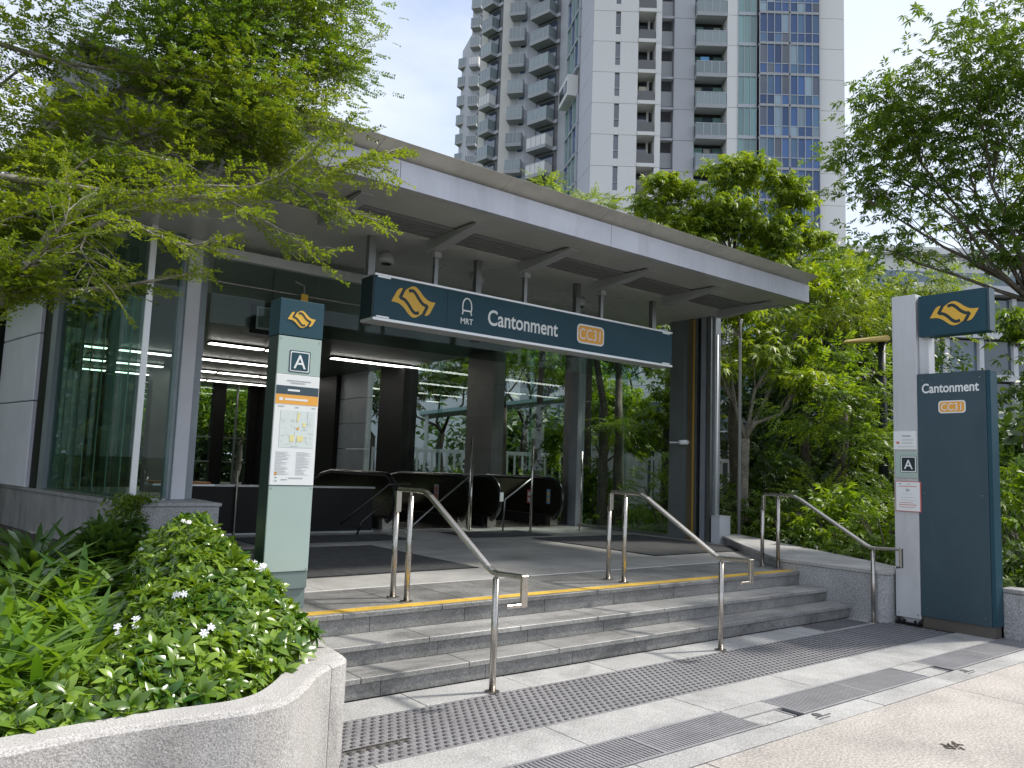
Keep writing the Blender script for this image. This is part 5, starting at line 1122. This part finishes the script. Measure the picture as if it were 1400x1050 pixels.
for lab, c, r, n, m, tm, s_ in (
    ('feathery green shrub behind the glass, right of the paired trunks', (12.7, 10.9), (.8, .8, 1.35), 300, 'leaf_fresh', T_pin, .8),
    ('feathery green shrub behind the glass beside the right column', (12.6, 10.0), (.7, .7, 1.1), 240, 'leaf_mid', T_pin, .8),
    ('green shrub behind the glass, left of the paired trunks', (13.0, 13.3), (.8, .8, 1.2), 240, 'leaf_mid', T_palm, .9),
    ('shrub behind the glass near the dark mullion', (14.3, 15.4), (1.0, 1.0, 1.0), 260, 'leaf_fresh', T_palm, 1.0),
    ('clipped bright shrub before the white fence', (16.5, 20.2), (1.4, 1.0, .9), 260, 'leaf_fresh', T_palm, 1.0),
    ('far shrub beyond the escalators', (13.4, 19.6), (1.3, 1.3, .9), 260, 'leaf_mid', T_palm, 1.1),
    ('far dark shrub beyond the wide grey column', (14.6, 23.6), (1.6, 1.6, 1.1), 260, 'leaf_dark', T_palm, 1.2)):
    shrub(lab, c, r, n, m, tm, s_, group='shrubs beyond the glass wall')
# strap grass at the glass foot
T_strap = [leaf_t(.55, .045, b_, .2, 5) for b_ in (.35, .6, .85)]
def strap_plant(label, c, n, s_, m, name='strap_leaf_plant', group=None, wide=1.0):
    t = thing(name, label, 'plant', c, group=group); a = rng.uniform(0, 2 * math.pi, n); el = rng.uniform(.45, 1.9, n); D_ = np.stack([np.cos(a), np.sin(a), el], 1); P_ = np.array(c) + np.stack([np.cos(a), np.sin(a), 0 * a], 1) * .03
    parts = []; sel = rng.integers(0, 3, n); sc_ = rng.uniform(.65, 1.1, n) * s_
    for j in range(3):
        k = sel == j
        if k.any():
            v, f_ = T_strap[j]; v = v * np.array([1, wide, 1]); parts.append(scatter((v, f_), P_[k], D_[k], sc_[k], .3))
    V, F = join(parts); mesh_np('blade', V, F, m, loc=c, parent=t)['kind'] = 'stuff'; return t
for i, (x_, y) in enumerate([(11.75, 9.75), (11.8, 10.1), (11.78, 10.5), (11.82, 10.9), (11.8, 11.3)]):
    strap_plant(('clump of bright strap leaves at the foot of the glass wall, %s from the column' % ('first', 'second', 'third', 'fourth', 'fifth')[i]), (x_, y, .36), 34, .75, 'leaf_strap', group='strap-leaf clumps outside the glass wall')

# low ground cover in the right bed
def cover(name, label, poly_fn, n, m, tm, s_, zf):
    parts = []; P_ = poly_fn(n); n = len(P_); P_[:, 2] = zf(P_); a = rng.uniform(0, 6.28, n); D_ = np.stack([np.cos(a), np.sin(a), rng.uniform(.1, .9, n)], 1); sel = rng.integers(0, len(tm), n); sc_ = rng.uniform(.7, 1.2, n) * s_
    for j in range(len(tm)):
        k = sel == j; parts.append(scatter(tm[j], P_[k], D_[k], sc_[k], .7))
    V, F = join(parts); o = mesh_np(name, V, F, m); tag(o, label, 'ground cover', kind='stuff'); return o
def region(n):
    p = np.zeros((n, 3)); p[:, 0] = rng.uniform(9.8, 17, n); p[:, 1] = rng.uniform(-1, 12, n)
    edge = 9.68 + np.clip((p[:, 1] - 4.53) / 4.09, 0, 1) * 2.35; return p[(p[:, 0] > edge + .12)]
cover('ground_cover', 'low leafy ground cover filling the right planting bed', region, 5200, 'leaf_mid', T_palm, .75, lambda P: .40 + rng.uniform(0, .22, len(P)))
def region2(n):
    p = np.zeros((n, 3)); p[:, 0] = rng.uniform(11.7, 17, n); p[:, 1] = rng.uniform(12, 30, n); return p
cover('ground_cover', 'low leafy ground cover beyond the glass wall', region2, 3000, 'leaf_fresh', T_palm, .9, lambda P: .38 + rng.uniform(0, .3, len(P)))
# far wood closing the horizon
def far_wood(name, label, segs, n, h, m, s_):
    parts = []
    for (a, b_) in segs:
        a, b_ = np.array(a, float), np.array(b_, float); k = rng.uniform(0, 1, n); hh = h * (.75 + .25 * np.sin(k * 23) * np.sin(k * 9 + 1)); P_ = np.zeros((n, 3)); P_[:, :2] = a + (b_ - a) * k[:, None] + rng.normal(0, 1.6, (n, 2)); P_[:, 2] = rng.uniform(0, 1, n) ** .8 * hh
        a_ = rng.uniform(0, 6.28, n); D_ = np.stack([np.cos(a_), np.sin(a_), rng.normal(0, .4, n)], 1); parts.append(scatter(T_clump[0], P_, D_, rng.uniform(.7, 1.3, n) * s_, 1.0))
    V, F = join(parts); o = mesh_np(name, V, F, m); tag(o, label, 'trees', kind='stuff')
far_wood('far_trees', 'dark mass of trees closing the view beyond the far end of the hall', [((-14, 48), (22, 50))], 6500, 9.5, 'leaf_dark', 4.2)
far_wood('far_trees', 'mass of garden trees behind the right planting bed', [((25, 33), (34, 6)), ((30, 8), (30, -12))], 4000, 4.6, 'leaf_dark', 4.0)
far_wood('far_trees', 'mass of trees left of the station behind the overhanging branches', [((-7, 26), (-5, 14))], 3800, 9.0, 'leaf_mid', 3.4)

# ------------------------------------------------------------------ near overhanging tree, upper left
nt_ = thing('overhanging_tree', 'fine leaved tree reaching in from the upper left corner in front of the roof', 'tree', (-1.6, 5.6, 0))
BR = dict(
 b1=[(0.17, 5.46, 2.17), (0.46, 5.49, 2.48), (0.53, 5.44, 2.61), (0.64, 5.48, 2.8), (0.69, 5.5, 2.94), (0.78, 5.49, 3.05), (0.92, 5.51, 3.23)],
 b2=[(0.46, 5.49, 2.48), (0.69, 5.57, 2.57), (1.08, 5.51, 2.66), (1.34, 5.44, 2.75), (1.51, 5.43, 2.82)],
 b3=[(0.19, 5.7, 3.24), (0.5, 5.71, 3.28), (0.72, 5.67, 3.29), (0.96, 5.6, 3.29), (1.21, 5.54, 3.32), (1.3, 5.47, 3.36), (1.54, 5.4, 3.42), (1.83, 5.3, 3.46)],
 b4=[(0.64, 5.48, 2.8), (0.71, 5.42, 2.8), (0.87, 5.42, 2.96), (1.03, 5.43, 3.11), (1.28, 5.35, 3.23), (1.58, 5.25, 3.33), (1.81, 5.19, 3.43), (1.98, 5.19, 3.55), (2.17, 5.16, 3.76), (2.31, 5.18, 3.92), (2.43, 5.08, 4.01)],
 b5=[(1.81, 5.19, 3.43), (2.05, 5.13, 3.47), (2.32, 5.04, 3.62), (2.72, 4.86, 3.86)],
 b6=[(0.23, 6.69, 3.39), (0.64, 6.62, 3.82), (0.82, 6.74, 4.06), (1.0, 6.85, 4.31), (1.17, 6.84, 4.45), (1.58, 6.78, 4.7), (2.11, 6.61, 5.02)],
 b6b=[(1.0, 6.85, 4.31), (1.0, 7.1, 4.81), (1.08, 7.17, 5.13), (1.21, 7.19, 5.45)],
 b7=[(0.14, 6.76, 4.53), (0.39, 6.69, 4.54), (0.58, 6.67, 4.53), (0.82, 6.61, 4.51), (1.16, 6.6, 4.57), (1.76, 6.38, 4.61), (2.3, 6.21, 4.61)],
 b8=[(0.18, 6.98, 4.18), (0.44, 6.91, 4.32), (0.54, 6.96, 4.49), (0.7, 6.95, 4.65)],
 b9=[(1.17, 6.84, 4.45), (1.78, 7.0, 5.19), (2.51, 6.93, 5.73), (3.13, 6.7, 5.94)],
 b10=[(1.58, 6.78, 4.7), (2.16, 6.7, 4.74), (2.81, 6.69, 5.09), (3.21, 6.64, 5.5)],
 b11=[(1.58, 5.25, 3.33), (1.72, 5.01, 3.19), (1.91, 4.86, 3.06), (2.07, 4.74, 2.93)],
 b12=[(1.98, 5.19, 3.55), (2.13, 4.94, 3.37), (2.33, 4.78, 3.28), (2.45, 4.69, 3.23)],
 b13=[(1.03, 5.43, 3.11), (1.17, 5.06, 2.93), (1.35, 4.92, 2.87), (1.52, 4.91, 2.93)],
 b14=[(0.87, 5.42, 2.96), (0.81, 5.22, 2.8), (0.87, 5.04, 2.62)],
 b15=[(0.72, 5.67, 3.29), (0.91, 5.9, 3.59), (1.2, 5.8, 3.67), (1.51, 5.68, 3.64)],
 b16=[(0.53, 5.44, 2.61), (0.61, 5.12, 2.72), (0.68, 4.94, 2.88), (0.69, 4.93, 3.01)],
 b17=[(0.22, 5.55, 2.79), (0.45, 5.5, 2.96), (0.63, 5.48, 3.07), (0.79, 5.49, 3.13)],
 b18=[(2.17, 5.16, 3.76), (2.24, 5.11, 3.65), (2.44, 4.95, 3.7), (2.61, 4.82, 3.66)])
RAD = dict(b1=(.046, .026), b2=(.018, .006), b3=(.028, .008), b4=(.027, .004), b5=(.009, .003), b6=(.055, .018), b6b=(.022, .008), b7=(.024, .006), b8=(.018, .006), b9=(.022, .005), b10=(.016, .005), **{k: (.008, .003) for k in ('b11', 'b12', 'b13', 'b14', 'b15', 'b16', 'b17', 'b18')})
f = MB(); f.tube([(-1.6, 5.6, 0), (-1.45, 5.7, 1.2), (-1.3, 5.8, 2.0)], [.16, .13, .11], 10)
for k in ('b1', 'b3', 'b6', 'b7', 'b8'):
    e = Vector(BR[k][0]); f.tube([(-1.3, 5.8, 2.0 if k in ('b1', 'b3') else 2.3), tuple((Vector((-1.3, 5.8, 2.0)) + e) / 2 + Vector((0, 0, .1))), tuple(e)], [.09, RAD[k][0] * 1.4, RAD[k][0]], 8)
f.tube([(-1.3, 5.8, 2.0), (-1.2, 6.2, 3.0), (-1.0, 6.6, 4.4)], [.10, .08, .05], 8)
def tree_leaf():      # bipinnate spray: small opposite leaflets
    ts = []
    for i in range(6):
        t_ = (i + 1) / 6.4
        for sg in (-1, 1):
            Mx = Matrix.Translation((.13 * t_, 0, -.02 * t_ * t_)) @ Matrix.Rotation(sg * R(rnd.uniform(50, 70)), 4, 'Z') @ Matrix.Rotation(R(rnd.uniform(-10, 25)), 4, 'X')
            ts.append(xf(simple_leaf(.036 * rnd.uniform(.75, 1.15), .019, .12), Mx @ Matrix.Rotation(R(rnd.uniform(-45, 45)), 4, 'X') @ Matrix.Rotation(R(rnd.uniform(-25, 25)), 4, 'Y')))
    return merge(ts)
T_near = [tree_leaf() for _ in range(3)]
P_, D_, S_ = [], [], []
for k, pts in BR.items():
    pts = [Vector(p) for p in pts]; n = len(pts); r0, r1 = RAD[k]
    f.tube(pts, [r0 + (r1 - r0) * i / (n - 1) for i in range(n)], 8)
    dense = k in ('b4', 'b5', 'b2', 'b3') or len(k) == 3 and k[1:] in ('11', '12', '13', '14', '15', '16', '17', '18')
    seglen = [(pts[i + 1] - pts[i]).length for i in range(n - 1)]; tot = sum(seglen); m_ = int(tot / (.05 if dense else .055))
    for j in range(m_):
        s_ = tot * (j + .5) / m_; acc = 0
        for i in range(n - 1):
            if acc + seglen[i] >= s_ or i == n - 2: break
            acc += seglen[i]
        p = pts[i].lerp(pts[i + 1], min(1, (s_ - acc) / seglen[i])); d = (pts[i + 1] - pts[i]).normalized()
        sd_ = d.cross(Vector((0, 0, 1))); sd_.normalize(); sg = 1 if j % 2 else -1
        tl = rnd.uniform(.18, .50) * (1.0 if dense else 1.15) * (1 - .35 * s_ / tot)
        tdir = (d * rnd.uniform(.5, 1.1) + sd_ * sg * rnd.uniform(.5, 1.1) + Vector((0, 0, rnd.uniform(-.35, .45)))).normalized()
        q = p + tdir * tl + Vector((0, 0, -.04)); mid = p.lerp(q, .5) + Vector((0, 0, .02)); f.tube([p, mid, q], [.0045, .003, .0015], 4, cap=False)
        for h in range(int(tl / .036)):
            u = (h + 1) / (tl / .036); pp = p.lerp(q, u); sg2 = 1 if h % 2 else -1; sdd = tdir.cross(Vector((0, 0, 1)))
            P_.append(tuple(pp)); D_.append(tuple(tdir * .8 + sdd * sg2 * rnd.uniform(.4, 1.0) + Vector((0, 0, rnd.uniform(-.35, .25))))); S_.append(rnd.uniform(.55, .95))
near_n = len(P_)
V, F = scatter(T_near[0], np.array(P_), np.array(D_), np.array(S_), .8); mesh_np('foliage', V, F, 'leaf_near', loc=(-1.6, 5.6, 0), parent=nt_)
blobs = [(0.71, 6.57, 3.98, 0.47, 0.31), (0.6, 5.89, 3.08, 0.37, 0.20), (0.91, 6.16, 3.59, 0.4, 0.22), (1.43, 7.02, 5.07, 0.71, 0.35), (1.98, 6.84, 5.2, 0.61, 0.43), (1.71, 6.8, 4.56, 0.71, 0.35), (2.63, 6.84, 5.51, 0.45, 0.45), (2.95, 6.71, 5.29, 0.30, 0.33), (2.3, 6.72, 4.72, 0.56, 0.28), (1.31, 6.61, 4.06, 0.55, 0.22), (0.67, 6.85, 4.83, 0.43, 0.27), (2.05, 6.48, 4.3, 0.5, 0.12), (3.02, 6.78, 5.94, 0.33, 0.27), (0.5, 5.5, 2.6, 0.22, 0.09), (1.6, 7.0, 5.8, .8, .35), (2.3, 6.9, 6.1, .6, .3), (.2, 6.6, 3.6, .4, .4)]
parts = []
for i, (x_, y, z, r, rz) in enumerate(blobs):
    n = int((850 if i not in (0, 3, 5, 9, 10, 12, 16) else 330 if i != 11 else 260) * (r / .5) ** 1.5); p_, d_, k_ = blob_points((x_, y, z), (r, r, rz * .9), n, clumps=18, tight=.26 if i in (0, 1, 2, 10, 13, 16, 9) else .42)
    if i not in (0, 1, 2, 10, 13, 16):
        for k in k_: f.tube(wob((x_, y, z), Vector(k), 2, .04), [.010, .007, .003], 4)
    d_[:, 2] *= .5; parts.append((scatter(T_near[i % 3], p_, d_, rng.uniform(.7, 1.15, n), 1.0), i))
V, F = join([q for q, i in parts if i in (0, 1, 2, 10, 13, 16, 9, 11, 8, 6)]); mesh_np('foliage', V, F, 'leaf_near', loc=(-1.6, 5.6, 0), parent=nt_)
V, F = join([q for q, i in parts if i not in (0, 1, 2, 10, 13, 16, 9, 11, 8, 6)]); mesh_np('foliage', V, F, 'leaf_near_dark', loc=(-1.6, 5.6, 0), parent=nt_)
f.build('branch', 'bark_pale', nt_, smooth=True)

# ------------------------------------------------------------------ left planter planting
T_ros = []
for v_ in range(4):
    ts = []; n = 8
    for i in range(n):
        a = 360 * i / n + rnd.uniform(-14, 14); el = rnd.uniform(-8, 30) + (25 if i % 3 == 0 else 0)
        ts.append(xf(leaf_t(.095 * rnd.uniform(.8, 1.15), .038, .32, .22, 4), Matrix.Rotation(R(a), 4, 'Z') @ Matrix.Rotation(R(-el), 4, 'Y')))
    for i in range(3): ts.append(xf(leaf_t(.045, .014, .1, .3, 4), Matrix.Translation((0, 0, .01)) @ Matrix.Rotation(R(120 * i + 30), 4, 'Z') @ Matrix.Rotation(R(-62), 4, 'Y')))
    for i in range(5): ts.append(xf(leaf_t(.085 * rnd.uniform(.8, 1.1), .034, .3, .22, 4), Matrix.Translation((0, 0, -.045)) @ Matrix.Rotation(R(72 * i + rnd.uniform(-20, 20)), 4, 'Z') @ Matrix.Rotation(R(rnd.uniform(-5, 20)), 4, 'Y')))
    T_ros.append(merge(ts))
def scatter_up(t, pos, nrm, scale):      # template z axis along nrm, random spin
    v, f_ = t; n = len(pos); z = nrm / np.linalg.norm(nrm, axis=1, keepdims=True); a = rng.uniform(0, 6.28, n); h = np.stack([np.cos(a), np.sin(a), 0 * a], 1); y = np.cross(z, h); y /= np.linalg.norm(y, axis=1, keepdims=True); x_ = np.cross(y, z)
    Rm = np.stack([x_, y, z], axis=2) * np.asarray(scale).reshape(n, 1, 1); V = np.einsum('nij,kj->nki', Rm, v) + pos[:, None, :]; F = f_[None] + (np.arange(n) * len(v))[:, None, None]; return V.reshape(-1, 3), F.reshape(-1, f_.shape[1])
in_poly_pts = [(-.2, 3.52), (.43, 3.53), (.93, 3.575), (1.28, 3.56), (1.50, 3.72), (1.80, 4.00), (2.02, 4.25), (2.18, 5.0), (2.24, 5.8), (2.32, 6.4), (2.55, 7.3), (2.2, 7.8), (1.75, 7.2), (1.45, 6.0), (1.25, 5.2), (1.05, 4.6), (.85, 4.15), (.45, 3.85), (-.2, 3.8)]
def inside(p, poly):
    x_, y = p[:, 0], p[:, 1]; c = np.zeros(len(p), bool); n = len(poly)
    for i in range(n):
        x1, y1 = poly[i]; x2, y2 = poly[(i + 1) % n]; k = ((y1 > y) != (y2 > y)) & (x_ < (x2 - x1) * (y - y1) / (y2 - y1 + 1e-12) + x1); c ^= k
    return c
def edge_dist(p, poly):
    d = np.full(len(p), 9.); n = len(poly)
    for i in range(n):
        a, b_ = np.array(poly[i]), np.array(poly[(i + 1) % n]); ab = b_ - a; t_ = np.clip(((p[:, :2] - a) @ ab) / (ab @ ab), 0, 1); d = np.minimum(d, np.linalg.norm(p[:, :2] - a - t_[:, None] * ab, axis=1))
    return d
def hf(p):
    d = np.minimum(edge_dist(p, in_poly_pts) / .30, 1.0); yb_ = np.clip((p[:, 1] - 3.5) / 2.2, 0, 1)
    return .51 + (.12 + .22 * yb_) * np.sqrt(d) + .13 * yb_ + .035 * np.sin(p[:, 0] * 9) * np.sin(p[:, 1] * 7 + 1) + np.clip((p[:, 1] - 5.6) * .04, 0, .1)
N = 5200
p = np.zeros((N, 3)); p[:, 0] = rng.uniform(-.2, 2.6, N); p[:, 1] = rng.uniform(3.5, 7.8, N); p = p[inside(p, in_poly_pts)]
n = len(p); zt = hf(p); layer = rng.uniform(0, 1, n); p[:, 2] = zt - layer ** 2.2 * .16 + rng.uniform(-.012, .02, n)
e_ = .02; gx = (hf(p + [e_, 0, 0]) - hf(p - [e_, 0, 0])) / (2 * e_); gy = (hf(p + [0, e_, 0]) - hf(p - [0, e_, 0])) / (2 * e_)
nr = np.stack([-np.clip(gx, -1.2, 1.2), -np.clip(gy, -1.2, 1.2), np.ones(n)], 1) + rng.normal(0, .28, (n, 3)); sc_ = rng.uniform(.55, 1.2, n)
parts = []; sel = rng.integers(0, 4, n)
for j in range(4): k = sel == j; parts.append(scatter_up(T_ros[j], p[k], nr[k], sc_[k]))
V, F = join(parts)
tag(mesh_np('glossy_shrub_bed', V, F, 'leaf_glossy'), 'mass of glossy whorled leaf shrubs filling the pale granite planter', 'shrubs', kind='stuff')
f = MB(); 
for i in range(0, n, 4): f.tube([(p[i, 0], p[i, 1], .42), (p[i, 0] + rnd.uniform(-.03, .03), p[i, 1] + rnd.uniform(-.03, .03), p[i, 2])], [.005, .003], 4, cap=False)
tag(f.build('shrub_stems', 'bark'), 'thin brown stems under the glossy planter shrubs', 'stems', kind='stuff')
# white flowers
pet = [xf((np.array([(0, 0, 0), (.014, -.0055, .001), (.021, 0, 0), (.014, .0055, .001)]), np.array([(0, 1, 2, 3)])), Matrix.Rotation(R(72 * i), 4, 'Z')) for i in range(5)]
T_fl = merge([xf(merge(pet), Matrix.Translation((rnd.uniform(-.03, .03), rnd.uniform(-.03, .03), rnd.uniform(0, .02))) @ Matrix.Rotation(rnd.uniform(0, 6), 4, 'Z') @ Matrix.Rotation(R(rnd.uniform(-50, 50)), 4, 'X')) for _ in range(5)])
for lab, x_, y, nn in (('pair of white flower heads left of centre in the planter', 1.05, 4.55, 2), ('white flower head close to the front wall, right of centre', 1.30, 3.95, 1), ('white flower heads beside the foot of the map pillar', 2.02, 5.35, 2), ('small white flowers at the top of the shrubs below the granite block', 1.95, 6.6, 1), ('single small white flower at the right shrub edge', 1.93, 4.95, 1), ('small white flowers in the middle of the shrub bed', 1.35, 4.6, 1), ('white flower by the left low wall', 1.62, 6.5, 1)):
    pp = np.array([[x_ + (.07 * i), y - .03 * i, 0] for i in range(nn)]); pp[:, 2] = hf(pp) + .05; nr_ = np.array([[-.35, -.75, .75]] * nn) + rng.normal(0, .1, (nn, 3)); V, F = scatter_up(T_fl, pp, nr_, np.full(nn, .95)); o = mesh_np('flower_cluster', V, F, 'petal', loc=(x_, y, float(pp[0, 2]))); tag(o, lab, 'flowers', group='white flowers on the planter shrubs')
# broad strap leaf plants on the left
spots = [(.57, 3.95, .65, 0), (.66, 4.3, .85, 0), (.92, 4.3, .6, 0), (.50, 4.65, .9, 0), (.88, 4.75, .85, 0), (.72, 5.1, .95, 0), (1.08, 5.15, .9, 0), (.62, 5.6, 1.0, 0), (1.0, 5.7, 1.0, 0), (1.3, 5.75, .8, 0), (.8, 6.2, 1.05, 0), (1.2, 6.3, 1.05, 0), (.9, 6.8, 1.2, 1), (1.3, 6.95, 1.1, 1), (1.65, 6.9, .9, 0), (1.0, 7.5, 1.3, 1), (1.45, 7.6, 1.15, 1), (1.85, 7.7, 1.0, 1), (1.1, 8.3, 1.4, 1), (1.6, 8.5, 1.25, 1), (1.3, 9.2, 1.45, 1)]
words = ['in the lower left corner by the coping', 'second back from the coping at the left', 'small one among the glossy shrubs', 'at the left picture edge, second row', 'in the second row beside the shrubs', 'in the third row at the left', 'in the third row beside the shrubs', 'in the fourth row at the left', 'in the middle of the left bed', 'poking into the shrub mass mid bed', 'behind the middle clump, left', 'below the vine on the corner', 'in front of the concrete wall, far left', 'in front of the concrete wall, left', 'at the back edge of the shrubs', 'near the concrete wall joint, left', 'near the concrete wall joint, right', 'close to the vine corner', 'against the low wall, left', 'against the low wall, middle', 'tallest, at the back of the bed']
for i, (x_, y, s_, kd) in enumerate(spots):
    strap_plant('broad %s strap-leaf plant %s' % ('light green' if kd == 0 else 'dark green', words[i]), (x_, y, .43), 46 if kd == 0 else 50, s_ * .95, 'leaf_strap' if kd == 0 else 'leaf_strap_dark', group='strap-leaf plants in the left bed', wide=1.3)
# bushy plants against the low wall and the climbing vine at its corner
shrub('dark green bushy plant against the concrete low wall, right of the strap leaves', (1.75, 8.3), (.35, .35, .5), 150, 'leaf_strap_dark', T_ros[:3], 1.5, group='bushy plants in the left bed')
shrub('leafy bush at the foot of the granite block, left of the map pillar', (2.2, 7.4), (.38, .38, .45), 150, 'leaf_mid', T_ros[:3], 1.3, group='bushy plants in the left bed')
t = thing('climbing_vine', 'climbing vine trailing over the corner of the low wall', 'vine', (2.2, 9.6, .43))
nv = 260; P_ = np.stack([2.20 + rng.normal(0, .09, nv), 9.60 + rng.normal(0, .07, nv), rng.uniform(.42, 1.10, nv)], 1); P_[:40, 0] = rng.uniform(2.1, 2.55, 40); P_[:40, 2] = 1.06 + rng.uniform(0, .04, 40); P_[:40, 1] = 9.75 + rng.uniform(-.05, .1, 40)
D_ = np.stack([rng.normal(0, .5, nv), -np.abs(rng.normal(.5, .3, nv)), rng.normal(-.3, .4, nv)], 1); V, F = scatter(T_clump[1], P_, D_, rng.uniform(.35, .6, nv), .8); mesh_np('foliage', V, F, 'leaf_mid', loc=(2.2, 9.6, .43), parent=t)
